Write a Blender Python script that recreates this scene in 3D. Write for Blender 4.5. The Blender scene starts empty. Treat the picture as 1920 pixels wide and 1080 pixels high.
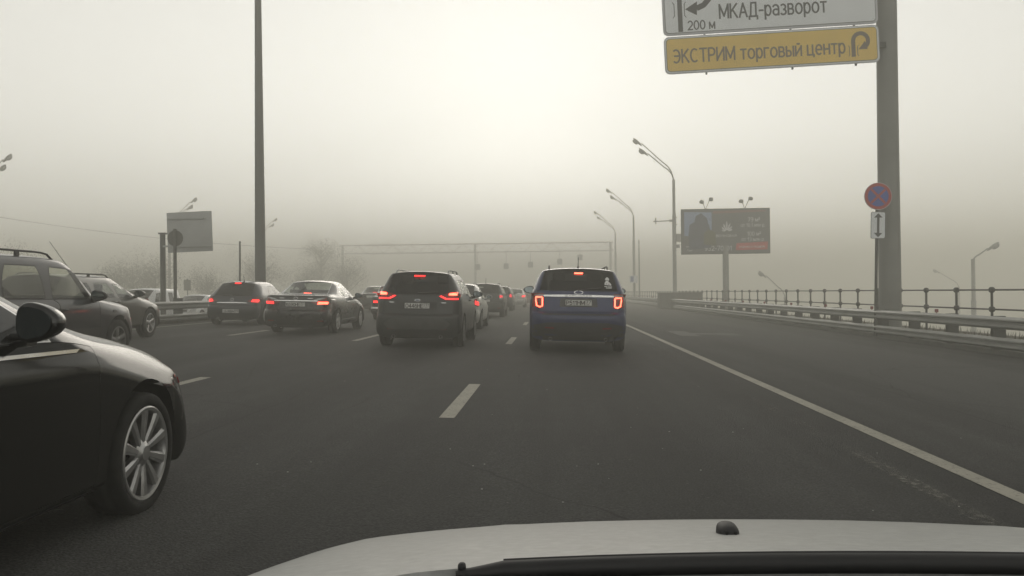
import bpy, bmesh, math, random
from mathutils import Vector, Matrix
from mathutils.bvhtree import BVHTree
random.seed(7)
rad = math.radians
scene = bpy.context.scene
COL = scene.collection
SLOPE = 0.026                      # the carriageway falls to the right

def gz(x):                         # road surface height
    return -SLOPE * x

# ------------------------------------------------------------------ materials
def new_mat(name):
    m = bpy.data.materials.new(name); m.use_nodes = True
    nt = m.node_tree
    for n in list(nt.nodes): nt.nodes.remove(n)
    out = nt.nodes.new('ShaderNodeOutputMaterial')
    return m, nt, out

def N(nt, t, **kw):
    n = nt.nodes.new(t)
    for k, v in kw.items(): setattr(n, k, v)
    return n

def noise(nt, scale, detail=4, rough=0.55, coord='Object', vec_scale=None):
    tc = N(nt, 'ShaderNodeTexCoord'); src = tc.outputs[coord]
    if vec_scale:
        mp = N(nt, 'ShaderNodeMapping'); mp.inputs['Scale'].default_value = vec_scale
        nt.links.new(src, mp.inputs['Vector']); src = mp.outputs['Vector']
    n = N(nt, 'ShaderNodeTexNoise'); n.inputs['Scale'].default_value = scale
    n.inputs['Detail'].default_value = detail; n.inputs['Roughness'].default_value = rough
    nt.links.new(src, n.inputs['Vector'])
    return n.outputs['Fac']

def ramp(nt, src, lo, hi, a=0.0, b=1.0):
    r = N(nt, 'ShaderNodeMapRange'); r.inputs['From Min'].default_value = lo; r.inputs['From Max'].default_value = hi
    r.inputs['To Min'].default_value = a; r.inputs['To Max'].default_value = b
    nt.links.new(src, r.inputs['Value']); return r.outputs['Result']

def math_(nt, op, a, b):
    m = N(nt, 'ShaderNodeMath', operation=op)
    for i, v in enumerate((a, b)):
        if isinstance(v, (int, float)): m.inputs[i].default_value = v
        else: nt.links.new(v, m.inputs[i])
    return m.outputs[0]

def mixc(nt, fac, a, b):
    m = N(nt, 'ShaderNodeMix', data_type='RGBA')
    if isinstance(fac, (int, float)): m.inputs[0].default_value = fac
    else: nt.links.new(fac, m.inputs[0])
    for i, v in ((6, a), (7, b)):
        if isinstance(v, tuple): m.inputs[i].default_value = (*v[:3], 1)
        else: nt.links.new(v, m.inputs[i])
    return m.outputs[2]

def bump(nt, bs, src, strength, dist=0.01):
    b = N(nt, 'ShaderNodeBump'); b.inputs['Strength'].default_value = strength; b.inputs['Distance'].default_value = dist
    nt.links.new(src, b.inputs['Height']); nt.links.new(b.outputs['Normal'], bs.inputs['Normal'])

def mat(name, col, rough=0.5, metal=0.0, var=0.25, scale=6.0, coat=0.0, bmp=0.0, col2=None, spec=0.5):
    m, nt, out = new_mat(name)
    bs = N(nt, 'ShaderNodeBsdfPrincipled')
    bs.inputs['Metallic'].default_value = metal
    bs.inputs['Coat Weight'].default_value = coat
    bs.inputs['Specular IOR Level'].default_value = spec
    f = noise(nt, scale)
    c2 = col2 or tuple(min(1, c * (1 + var)) for c in col)
    c1 = tuple(c * (1 - var) for c in col) if not col2 else col
    nt.links.new(mixc(nt, ramp(nt, f, .3, .7), c1, c2), bs.inputs['Base Color'])
    nt.links.new(ramp(nt, f, .3, .7, rough * .85, min(1, rough * 1.15)), bs.inputs['Roughness'])
    if bmp: bump(nt, bs, noise(nt, scale * 8), bmp)
    nt.links.new(bs.outputs[0], out.inputs[0])
    return m

def paint(name, col, metal=0.35, rough=0.28, dust=0.35, dustcol=(.16, .15, .135), coat=0.6, zlo=.35, zhi=1.0):
    """car paint with road dirt: thick on the sills, thin above"""
    m, nt, out = new_mat(name)
    bs = N(nt, 'ShaderNodeBsdfPrincipled')
    tc = N(nt, 'ShaderNodeTexCoord'); sx = N(nt, 'ShaderNodeSeparateXYZ')
    nt.links.new(tc.outputs['Object'], sx.inputs[0])
    h = ramp(nt, sx.outputs['Z'], zlo, zhi, 1.0, .18)
    f = ramp(nt, noise(nt, 5, 6, .65), .3, .75)
    fac = math_(nt, 'MULTIPLY', math_(nt, 'MULTIPLY', h, f), dust)
    nt.links.new(mixc(nt, fac, col, dustcol), bs.inputs['Base Color'])
    bs.inputs['Metallic'].default_value = metal
    nt.links.new(math_(nt, 'ADD', math_(nt, 'MULTIPLY', fac, .55), rough), bs.inputs['Roughness'])
    nt.links.new(ramp(nt, fac, 0, .5, coat, 0.0), bs.inputs['Coat Weight'])
    bs.inputs['Coat Roughness'].default_value = .06
    bs.inputs['Specular IOR Level'].default_value = .35 if coat == 0 else .5
    nt.links.new(bs.outputs[0], out.inputs[0])
    return m

def glass(name, tint, spec=1.0, rough=0.02):
    m, nt, out = new_mat(name)
    tr = N(nt, 'ShaderNodeBsdfTransparent')
    f = ramp(nt, noise(nt, 3), .3, .7)
    nt.links.new(mixc(nt, f, tuple(c * .9 for c in tint), tint), tr.inputs[0])
    gl = N(nt, 'ShaderNodeBsdfGlossy'); gl.inputs['Roughness'].default_value = rough
    gl.inputs[0].default_value = (spec, spec, spec, 1)
    fr = N(nt, 'ShaderNodeFresnel'); ge = N(nt, 'ShaderNodeNewGeometry')      # a thin pane reflects alike from both sides
    nt.links.new(ramp(nt, ge.outputs['Backfacing'], 0, 1, 1.5, 1 / 1.5), fr.inputs['IOR'])
    mx = N(nt, 'ShaderNodeMixShader')
    nt.links.new(fr.outputs[0], mx.inputs[0]); nt.links.new(tr.outputs[0], mx.inputs[1]); nt.links.new(gl.outputs[0], mx.inputs[2])
    nt.links.new(mx.outputs[0], out.inputs[0])
    return m

def lamp_mat(name, base, col, strength):
    m, nt, out = new_mat(name)
    bs = N(nt, 'ShaderNodeBsdfPrincipled'); bs.inputs['Base Color'].default_value = (*base, 1)
    bs.inputs['Roughness'].default_value = .2
    bs.inputs['Emission Color'].default_value = (*col, 1)
    f = noise(nt, 30, 2)
    nt.links.new(ramp(nt, f, .3, .7, strength * .8, strength * 1.2), bs.inputs['Emission Strength'])
    nt.links.new(bs.outputs[0], out.inputs[0])
    return m

M = {}
M['rubber'] = mat('tyre rubber', (.008, .008, .008), .85, 0, .3, 12, bmp=.15)
M['plastic'] = mat('black plastic', (.022, .022, .023), .55, 0, .25, 9)
M['trim'] = mat('window rubber', (.010, .010, .011), .45, 0, .2, 9)
M['well'] = mat('wheel well', (.010, .010, .010), .95, 0, .2, 9)
M['alloy'] = mat('alloy', (.46, .46, .46), .34, .85, .12, 8)
M['alloy_dull'] = mat('dirty alloy', (.17, .17, .165), .5, .6, .25, 8)
M['steel_dark'] = mat('dark brake metal', (.010, .010, .010), .8, .2, .3, 12)
M['chrome'] = mat('chrome', (.72, .72, .72), .16, 1, .06, 8)
M['cabin'] = mat('cabin fabric', (.028, .028, .03), .9, 0, .3, 20)
M['mirror'] = mat('mirror silver', (.16, .19, .20), .06, 1, .04, 5)
M['plate'] = mat('plate white', (.62, .62, .60), .5, 0, .12, 14)
M['black'] = mat('lettering black', (.014, .014, .014), .6, 0, .2, 9)
M['white'] = mat('sticker white', (.72, .72, .72), .6, 0, .1, 9)
M['redlens'] = mat('red lens', (.20, .008, .010), .18, 0, .2, 15, coat=.5)
M['clearlens'] = mat('clear lens', (.34, .34, .34), .12, .4, .15, 15, coat=.8)
M['lamp_post_hazed'] = mat('lamp post paled for haze', (.34, .34, .33), .6, .2, .12, 1.5)  # grey lifted so distant lamps fade as if in thicker fog
M['tail_glow'] = lamp_mat('lit tail lamp', (.25, .01, .01), (1, .022, .022), 2.4)
M['brake_glow'] = lamp_mat('lit brake lamp', (.3, .02, .01), (1, .085, .045), 6.0)
M['brake_soft'] = lamp_mat('lit tail lamp dim', (.25, .01, .01), (1, .03, .05), 1.2)
M['head_glow'] = lamp_mat('lit headlamp', (.8, .8, .8), (1, .97, .88), 14)
M['glass_clear'] = glass('clear car glass', (.80, .84, .80))
M['glass_tint'] = glass('tinted car glass', (.16, .17, .18))
M['glass_dark'] = glass('privacy car glass', (.035, .038, .042))
M['galv'] = mat('galvanised steel', (.30, .305, .295), .5, .45, .18, 2.2, bmp=.05)
M['galv_hazed'] = mat('galvanised steel paled for haze', (.60, .60, .58), .55, .3, .12, 2)  # gantry steel lightened to look fainter, haze put into its colour
M['galv_dark'] = mat('weathered steel', (.075, .078, .075), .65, .3, .25, 3)
M['mast'] = mat('mast paint', (.070, .074, .072), .6, .25, .15, 1.5)
M['pole_gray'] = mat('grey pole paint', (.21, .215, .205), .6, .1, .18, 1.2)
M['rail_paint'] = mat('railing paint', (.055, .058, .055), .6, .2, .25, 4)
M['sign_white'] = mat('sign white', (.74, .77, .80), .45, 0, .04, 1.5)
M['sign_edge'] = mat('sign border', (.50, .51, .54), .5, .1, .08, 2)
M['sign_yellow'] = mat('sign yellow', (.76, .54, .14), .5, 0, .05, 1.5)
M['sign_ink'] = mat('sign lettering', (.075, .078, .085), .6, 0, .1, 3)
M['sign_ink2'] = mat('sign lettering on yellow', (.20, .165, .14), .6, 0, .1, 3)
M['sign_red'] = mat('sign red', (.40, .055, .05), .5, 0, .08, 4)
M['sign_blue'] = mat('sign blue', (.045, .09, .36), .5, 0, .08, 4)
M['sign_back'] = mat('sign back', (.37, .38, .38), .6, .3, .12, 2)
M['ad_dark'] = mat('poster dark', (.115, .120, .130), .5, 0, .2, .8)  # dark ground of the poster lifted, haze mixed into the colour
M['ad_blue'] = mat('poster blue', (.20, .28, .46), .5, 0, .35, .9, col2=(.34, .42, .58))
M['ad_figure'] = mat('poster figure', (.05, .065, .11), .5, 0, .4, 2)
M['ad_olive'] = mat('poster olive', (.085, .085, .035), .5, 0, .3, 2)
M['ad_red'] = mat('poster red', (.50, .05, .05), .5, 0, .1, 2)
M['ad_white'] = mat('poster white', (.62, .62, .64), .5, 0, .08, 2)
M['paint_white'] = mat('road paint', (.42, .41, .36), .75, 0, .18, 9)
M['concrete'] = mat('concrete', (.10, .10, .095), .85, 0, .25, 3, bmp=.2)
M['bark'] = mat('bark', (.085, .080, .072), .9, 0, .3, 5, bmp=.3)  # lightened to cut the trees' contrast, as denser haze would
M['leaf'] = mat('late autumn leaves', (.085, .085, .060), .8, 0, .5, 1.3)  # paler than the leaves, distance haze is in the colour
M['dirt'] = mat('verge dirt', (.095, .088, .065), .95, 0, .4, 1.5, bmp=.4)
M['grass'] = mat('dry grass', (.070, .066, .038), .9, 0, .4, 3)
M['rail_red'] = mat('reflector red', (.22, .03, .03), .4, 0, .15, 9)
M['beige'] = mat('dusty beige', (.34, .34, .32), .6, 0, .1, 4)

# ------------------------------------------------------------------ mesh helpers
def bm_new(): return bmesh.new()

def link(name, bm, material, parent=None, smooth=None, loc=None, rot=None):
    me = bpy.data.meshes.new(name)
    bmesh.ops.recalc_face_normals(bm, faces=bm.faces)
    if smooth is not None:
        for f in bm.faces: f.smooth = True
        for e in bm.edges:
            if len(e.link_faces) == 2: e.smooth = e.calc_face_angle(0) < rad(smooth)
    bm.to_mesh(me); bm.free()
    for m_ in (material if isinstance(material, (list, tuple)) else [material]): me.materials.append(m_)
    return link_mesh(name, me, parent, loc, rot)

def link_mesh(name, me, parent=None, loc=None, rot=None):
    o = bpy.data.objects.new(name, me); COL.objects.link(o)
    if parent: o.parent = parent
    if loc is not None: o.location = loc
    if rot is not None: o.rotation_euler = rot
    return o

def tag(o, label=None, cat=None, group=None, kind=None):
    if label: o['label'] = label
    if cat: o['category'] = cat
    if group: o['group'] = group
    if kind: o['kind'] = kind
    return o

def thing(name, label, cat, loc=(0, 0, 0), rot=(0, 0, 0), group=None):
    o = bpy.data.objects.new(name, None); COL.objects.link(o)
    o.empty_display_size = .3
    o.location = loc; o.rotation_euler = rot
    return tag(o, label, cat, group)

def dup(root, loc, rot=None, label=None, group=None):
    def cp(o, par):
        c = o.copy(); COL.objects.link(c)
        if par: c.parent = par
        for ch in kids.get(o, []): cp(ch, c)
        return c
    kids = {}
    for o in bpy.data.objects:
        if o.parent: kids.setdefault(o.parent, []).append(o)
    r = cp(root, None); r.location = loc
    if rot is not None: r.rotation_euler = rot
    if label: r['label'] = label
    if group: r['group'] = group
    return r

def box(bm, c, s, rot=None, bev=0.0, seg=2):
    r = bmesh.ops.create_cube(bm, size=1.0)
    vs = r['verts']
    for v in vs: v.co = Vector((v.co.x * s[0], v.co.y * s[1], v.co.z * s[2]))
    if bev:
        es = list({e for v in vs for e in v.link_edges})
        g = bmesh.ops.bevel(bm, geom=es, offset=bev, segments=seg, affect='EDGES', profile=.6)
        vs = list({v for f in g['faces'] for v in f.verts} | {v for v in vs if v.is_valid})
    mt = Matrix.Translation(Vector(c))
    if rot is not None: mt = mt @ rot
    for v in vs: v.co = mt @ v.co
    return vs

def tube(bm, pts, r, n=8, caps=True, flat=1.0):
    pts = [Vector(p) for p in pts]
    rs = r if isinstance(r, (list, tuple)) else [r] * len(pts)
    rings = []; up = Vector((0, 0, 1)); prev = None
    for i, p in enumerate(pts):
        d = (pts[min(i + 1, len(pts) - 1)] - pts[max(i - 1, 0)]).normalized()
        a = prev if prev is not None else (up if abs(d.z) < .95 else Vector((0, 1, 0)))
        a = (a - d * a.dot(d)).normalized(); prev = a
        b = d.cross(a)
        rings.append([bm.verts.new(p + (a * math.cos(t) * flat + b * math.sin(t)) * rs[i]) for t in [2 * math.pi * k / n for k in range(n)]])
    for i in range(len(rings) - 1):
        for k in range(n):
            bm.faces.new((rings[i][k], rings[i][(k + 1) % n], rings[i + 1][(k + 1) % n], rings[i + 1][k]))
    if caps:
        bm.faces.new(rings[0][::-1]); bm.faces.new(rings[-1])

def lathe(bm, prof, n=32, axis='x', c=(0, 0, 0), closed=False):
    """prof: (radius, along axis)"""
    rings = []
    for r, h in prof:
        ring = []
        for k in range(n):
            t = 2 * math.pi * k / n; a, b = r * math.cos(t), r * math.sin(t)
            p = {'x': (h, a, b), 'y': (a, h, b), 'z': (a, b, h)}[axis]
            ring.append(bm.verts.new(Vector(p) + Vector(c)))
        rings.append(ring)
    m = len(rings)
    for i in range(m if closed else m - 1):
        A, B = rings[i], rings[(i + 1) % m]
        for k in range(n): bm.faces.new((A[k], A[(k + 1) % n], B[(k + 1) % n], B[k]))
    if not closed:
        if prof[0][0] > 1e-4: bm.faces.new(rings[0])
        if prof[-1][0] > 1e-4: bm.faces.new(rings[-1][::-1])

def ellipsoid(bm, c, s, e=1.0, nu=20, nv=12, rot=None, fn=None):
    def sp(v): return math.copysign(abs(v) ** e, v)
    rows = []
    mt = Matrix.Translation(Vector(c)) @ (rot if rot is not None else Matrix.Identity(4))
    for j in range(nv + 1):
        ph = -math.pi / 2 + math.pi * j / nv; row = []
        for i in range(nu):
            th = 2 * math.pi * i / nu
            p = Vector((s[0] * sp(math.cos(ph)) * sp(math.cos(th)), s[1] * sp(math.cos(ph)) * sp(math.sin(th)), s[2] * sp(math.sin(ph))))
            if fn: p = fn(p)
            row.append(bm.verts.new(mt @ p))
        rows.append(row)
    for j in range(nv):
        for i in range(nu):
            bm.faces.new((rows[j][i], rows[j][(i + 1) % nu], rows[j + 1][(i + 1) % nu], rows[j + 1][i]))
    bmesh.ops.remove_doubles(bm, verts=[v for r in (rows[0], rows[-1]) for v in r], dist=1e-5)

def prism(bm, poly, y0, y1, mt=None):
    """poly in (x,z), extruded along y"""
    a = [bm.verts.new((x, y0, z)) for x, z in poly]; b = [bm.verts.new((x, y1, z)) for x, z in poly]
    n = len(poly)
    bm.faces.new(a); bm.faces.new(b[::-1])
    for i in range(n): bm.faces.new((a[i], b[i], b[(i + 1) % n], a[(i + 1) % n]))
    if mt is not None:
        for v in a + b: v.co = mt @ v.co

def rrect(cx, cz, w, h, r, n=5):
    pts = []
    for sx, sz, a0 in ((1, 1, 0), (-1, 1, 90), (-1, -1, 180), (1, -1, 270)):
        for k in range(n + 1):
            a = rad(a0 + 90 * k / n)
            pts.append((cx + sx * (w / 2 - r) + r * math.cos(a), cz + sz * (h / 2 - r) + r * math.sin(a)))
    return pts

def circle(cx, cz, r, n=40): return [(cx + r * math.cos(2 * math.pi * k / n), cz + r * math.sin(2 * math.pi * k / n)) for k in range(n)]

def band(pts, w):
    """polyline -> polygon of constant width in 2D"""
    L, R = [], []
    for i, p in enumerate(pts):
        a = pts[max(i - 1, 0)]; b = pts[min(i + 1, len(pts) - 1)]
        dx, dz = b[0] - a[0], b[1] - a[1]; l = math.hypot(dx, dz) or 1
        L.append((p[0] - dz / l * w / 2, p[1] + dx / l * w / 2)); R.append((p[0] + dz / l * w / 2, p[1] - dx / l * w / 2))
    return L + R[::-1]

FACE_REAR = Matrix(((1, 0, 0, 0), (0, 0, -1, 0), (0, 1, 0, 0), (0, 0, 0, 1)))     # text plane seen from -y

# ------------------------------------------------------------------ lettering drawn as pen strokes
def _arc(cx, cy, rx, ry, a0, a1, n=12):
    return [(cx + rx * math.cos(rad(a0 + (a1 - a0) * k / n)), cy + ry * math.sin(rad(a0 + (a1 - a0) * k / n))) for k in range(n + 1)]
def _bowl(x, y0, y1, w): r = (y1 - y0) / 2; k = min(r, w); return [(x, y1)] + _arc(x + w - k, y0 + r, k, r, 90, -90) + [(x, y0)]
def _o(w, y0=0, y1=1): r = w / 2; return _arc(r, (y0 + y1) / 2, r, (y1 - y0) / 2, 90, 450, 24)
GLYPH = {   # width, strokes (smooth polylines are arcs; straight ones are cut at their corners)
 'А': (.74, [[(0, 0), (.37, 1)], [(.37, 1), (.74, 0)], [(.14, .33), (.60, .33)]]),
 'Б': (.64, [[(.6, 1), (0, 1)], [(0, 1), (0, 0)], _bowl(0, 0, .57, .64)]), 'В': (.64, [[(0, 0), (0, 1)], _bowl(0, .52, 1, .58), _bowl(0, 0, .52, .64)]),
 'Г': (.52, [[(0, 0), (0, 1)], [(0, 1), (.52, 1)]]), 'Д': (.80, [[(0, -.2), (0, 0)], [(0, 0), (.8, 0)], [(.8, 0), (.8, -.2)], [(.12, 0), (.22, 1)], [(.22, 1), (.68, 1)], [(.68, 1), (.68, 0)]]),
 'Е': (.58, [[(0, 0), (0, 1)], [(0, 1), (.58, 1)], [(0, .52), (.52, .52)], [(0, 0), (.58, 0)]]), 'З': (.60, [_arc(.26, .74, .30, .26, 150, -90), _arc(.26, .25, .34, .26, 90, -155)]),
 'И': (.70, [[(0, 0), (0, 1)], [(0, .06), (.7, .94)], [(.7, 0), (.7, 1)]]), 'К': (.66, [[(0, 0), (0, 1)], [(.05, .45), (.62, 1)], [(.2, .58), (.66, 0)]]),
 'Л': (.70, [[(.0, 0), (.1, .05)], [(.1, .05), (.2, 1)], [(.2, 1), (.7, 1)], [(.7, 1), (.7, 0)]]), 'М': (.86, [[(0, 0), (0, 1)], [(0, 1), (.43, .15)], [(.43, .15), (.86, 1)], [(.86, 1), (.86, 0)]]),
 'Н': (.68, [[(0, 0), (0, 1)], [(.68, 0), (.68, 1)], [(0, .52), (.68, .52)]]), 'О': (.78, [_o(.78)]), 'П': (.68, [[(0, 0), (0, 1)], [(0, 1), (.68, 1)], [(.68, 1), (.68, 0)]]),
 'Р': (.62, [[(0, 0), (0, 1)], _bowl(0, .44, 1, .62)]), 'С': (.72, [_arc(.39, .5, .39, .5, 50, 310, 20)]), 'Т': (.66, [[(.33, 0), (.33, 1)], [(0, 1), (.66, 1)]]),
 'У': (.68, [[(0, 1), (.36, .30)], [(.68, 1), (.30, .0)], [(.30, 0), (.08, 0)]]), 'Ц': (.78, [[(0, 0), (0, 1)], [(0, 0), (.78, 0)], [(.64, 0), (.64, 1)], [(.78, 0), (.78, -.2)]]),
 'Ш': (.92, [[(0, 0), (0, 1)], [(.46, 0), (.46, 1)], [(.92, 0), (.92, 1)], [(0, 0), (.92, 0)]]), 'Ы': (.88, [[(0, 0), (0, 1)], _bowl(0, 0, .57, .56), [(.88, 0), (.88, 1)]]),
 'Э': (.70, [_arc(.31, .5, .39, .5, 130, -130, 20), [(.16, .52), (.66, .52)]]), 'Я': (.64, [[(.64, 0), (.64, 1)], [(1.28 - .64 - .0, 1), (.30, 1)], _arc(.30, .72, .28, .28, 90, 270), [(.30, .44), (.64, .44)], [(.32, .44), (0, 0)]]),
 'а': (.56, [_arc(.26, .50, .28, .24, 160, 0), [(.54, .5), (.54, 0)], _arc(.27, .21, .27, .21, 60, 340, 16), [(.38, .40), (.54, .42)]]),
 'е': (.58, [_arc(.29, .37, .29, .37, 0, 315, 20), [(.0, .37), (.58, .37)]]), 'р': (.56, [[(0, -.26), (0, .74)], _arc(.28, .37, .28, .37, 0, 360, 24)]),
 'у': (.56, [[(0, .74), (.29, .05)], [(.56, .74), (.2, -.24)], [(.2, -.24), (.02, -.24)]]), 'ж': (.8, [[(.4, 0), (.4, .74)], [(0, .74), (.8, 0)], [(.8, .74), (0, 0)]]),
 '0': (.62, [_o(.62)]), '1': (.36, [[(.26, 0), (.26, 1)], [(.26, 1), (0, .74)]]), '2': (.60, [_arc(.30, .70, .29, .30, 165, -35), [(.54, .53), (.02, .02)], [(.0, 0), (.60, 0)]]),
 '3': (.60, [_arc(.28, .74, .28, .26, 150, -90), _arc(.28, .25, .32, .26, 90, -155)]), '4': (.64, [[(.48, 0), (.48, 1)], [(.48, 1), (0, .28)], [(0, .28), (.64, .28)]]),
 '5': (.60, [[(.56, 1), (.08, 1)], [(.08, 1), (.04, .5)], _arc(.28, .32, .31, .32, 140, -150)]), '6': (.62, [_o(.62, 0, .62), _arc(.42, .45, .42, .55, 75, 190)]),
 '7': (.58, [[(0, 1), (.58, 1)], [(.58, 1), (.2, 0)]]), '8': (.62, [_arc(.31, .76, .26, .24, 0, 360, 20), _arc(.31, .27, .31, .27, 0, 360, 20)]), '9': (.62, [_o(.62, .38, 1), _arc(.20, .55, .42, .55, -105, 10)]),
 '-': (.34, [[(0, .40), (.34, .40)]]), '.': (.12, [[(.06, 0), (.06, .02)]]), ',': (.14, [[(.08, .04), (.04, -.12)]]), '²': (.3, [_arc(.14, .86, .14, .14, 165, -35, 8), [(.26, .78), (.0, .52)], [(0, .52), (.3, .52)]]),
 'R': (.64, [[(0, 0), (0, 1)], _bowl(0, .46, 1, .60), [(.3, .46), (.64, 0)]]), 'U': (.66, [[(0, 1), (0, .3)], _arc(.33, .32, .33, .32, 180, 360), [(.66, .3), (.66, 1)]]),
 'S': (.60, [_arc(.30, .745, .28, .255, 30, 270), _arc(.30, .245, .30, .245, 90, -150)]), 'X': (.64, [[(0, 0), (.64, 1)], [(0, 1), (.64, 0)]]), 'L': (.52, [[(0, 1), (0, 0)], [(0, 0), (.52, 0)]]),
}
for lat, cyr in zip('EPO', 'ЕРО'): GLYPH[lat] = GLYPH[cyr]
for ch in 'бвгдзиклмнопстцшыэя':
    w_, st_ = GLYPH[ch.upper()]; GLYPH[ch] = (w_ * .80, [[(x * .80, y * .74) for x, y in s_] for s_ in st_])
GLYPH['й'] = (GLYPH['и'][0], GLYPH['и'][1] + [_arc(.28, 1.0, .15, .10, 200, 340, 8)])

def text(name, s, em, material, parent, mt, width=None, depth=.003, bold=.155, gap=.24):
    """centred line of lettering, cap height .72 em; every stroke stands a hair prouder than the one before"""
    x = 0; strokes = []
    for ch in s:
        if ch == ' ': x += .42; continue
        w_, st_ = GLYPH[ch]
        strokes += [[(px + x, py) for px, py in q] for q in st_]; x += w_ + gap
    W_ = x - gap; H_ = .72 * em; k = (width / W_) if width else H_
    b = bm_new(); n = 0
    for q in strokes:
        pts = [((px - W_ / 2) * k, (py - .5) * H_) for px, py in q]; t = bold * min(k, H_)
        if len(pts) == 2 or len(q) > 5 and q[0] != q[-1] and False:
            pass
        if len(pts) == 2:
            dx, dy = pts[1][0] - pts[0][0], pts[1][1] - pts[0][1]; l = math.hypot(dx, dy) or 1e-6; e = t * .42
            pts = [(pts[0][0] - dx / l * e, pts[0][1] - dy / l * e), (pts[1][0] + dx / l * e, pts[1][1] + dy / l * e)]
        top = depth * (.55 + .45 * ((n * 7) % 11) / 11); n += 1
        L, R = [], []
        for i, p in enumerate(pts):
            closed = len(pts) > 4 and math.hypot(pts[0][0] - pts[-1][0], pts[0][1] - pts[-1][1]) < 1e-6
            a = pts[i - 1] if i else (pts[-2] if closed else p); c = pts[i + 1] if i < len(pts) - 1 else (pts[1] if closed else p)
            dx, dy = c[0] - a[0], c[1] - a[1]; l = math.hypot(dx, dy) or 1e-6
            L.append((p[0] - dy / l * t / 2, p[1] + dx / l * t / 2)); R.append((p[0] + dy / l * t / 2, p[1] - dx / l * t / 2))
        up = [[b.verts.new((u, v, top)) for u, v in Z] for Z in (L, R)]; dn = [[b.verts.new((u, v, -depth)) for u, v in Z] for Z in (L, R)]
        for i in range(len(pts) - 1):
            b.faces.new((up[0][i], up[1][i], up[1][i + 1], up[0][i + 1]))
            b.faces.new((up[0][i], up[0][i + 1], dn[0][i + 1], dn[0][i])); b.faces.new((up[1][i], dn[1][i], dn[1][i + 1], up[1][i + 1]))
        for i in (0, -1): b.faces.new((up[0][i], up[1][i], dn[1][i], dn[0][i]))
    for v in b.verts: v.co = mt @ v.co
    me = bpy.data.meshes.new(name); b.to_mesh(me); b.free(); me.materials.append(material)
    return link_mesh(name, me, parent)
HAZE, HAZE_G, HAZE_COL = .0096, .24, (.976, .962, .885)
SKY, SKY_SAT, SKY_DUST, SUN, SUN_ANG, EXPO = .15, .04, 0.15, 0.55, 30.0, 0.42
SKY_TINT = (1.0, .980, .912)
# ------------------------------------------------------------------ cars
def lerp(a, b, t): return a + (b - a) * t

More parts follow.
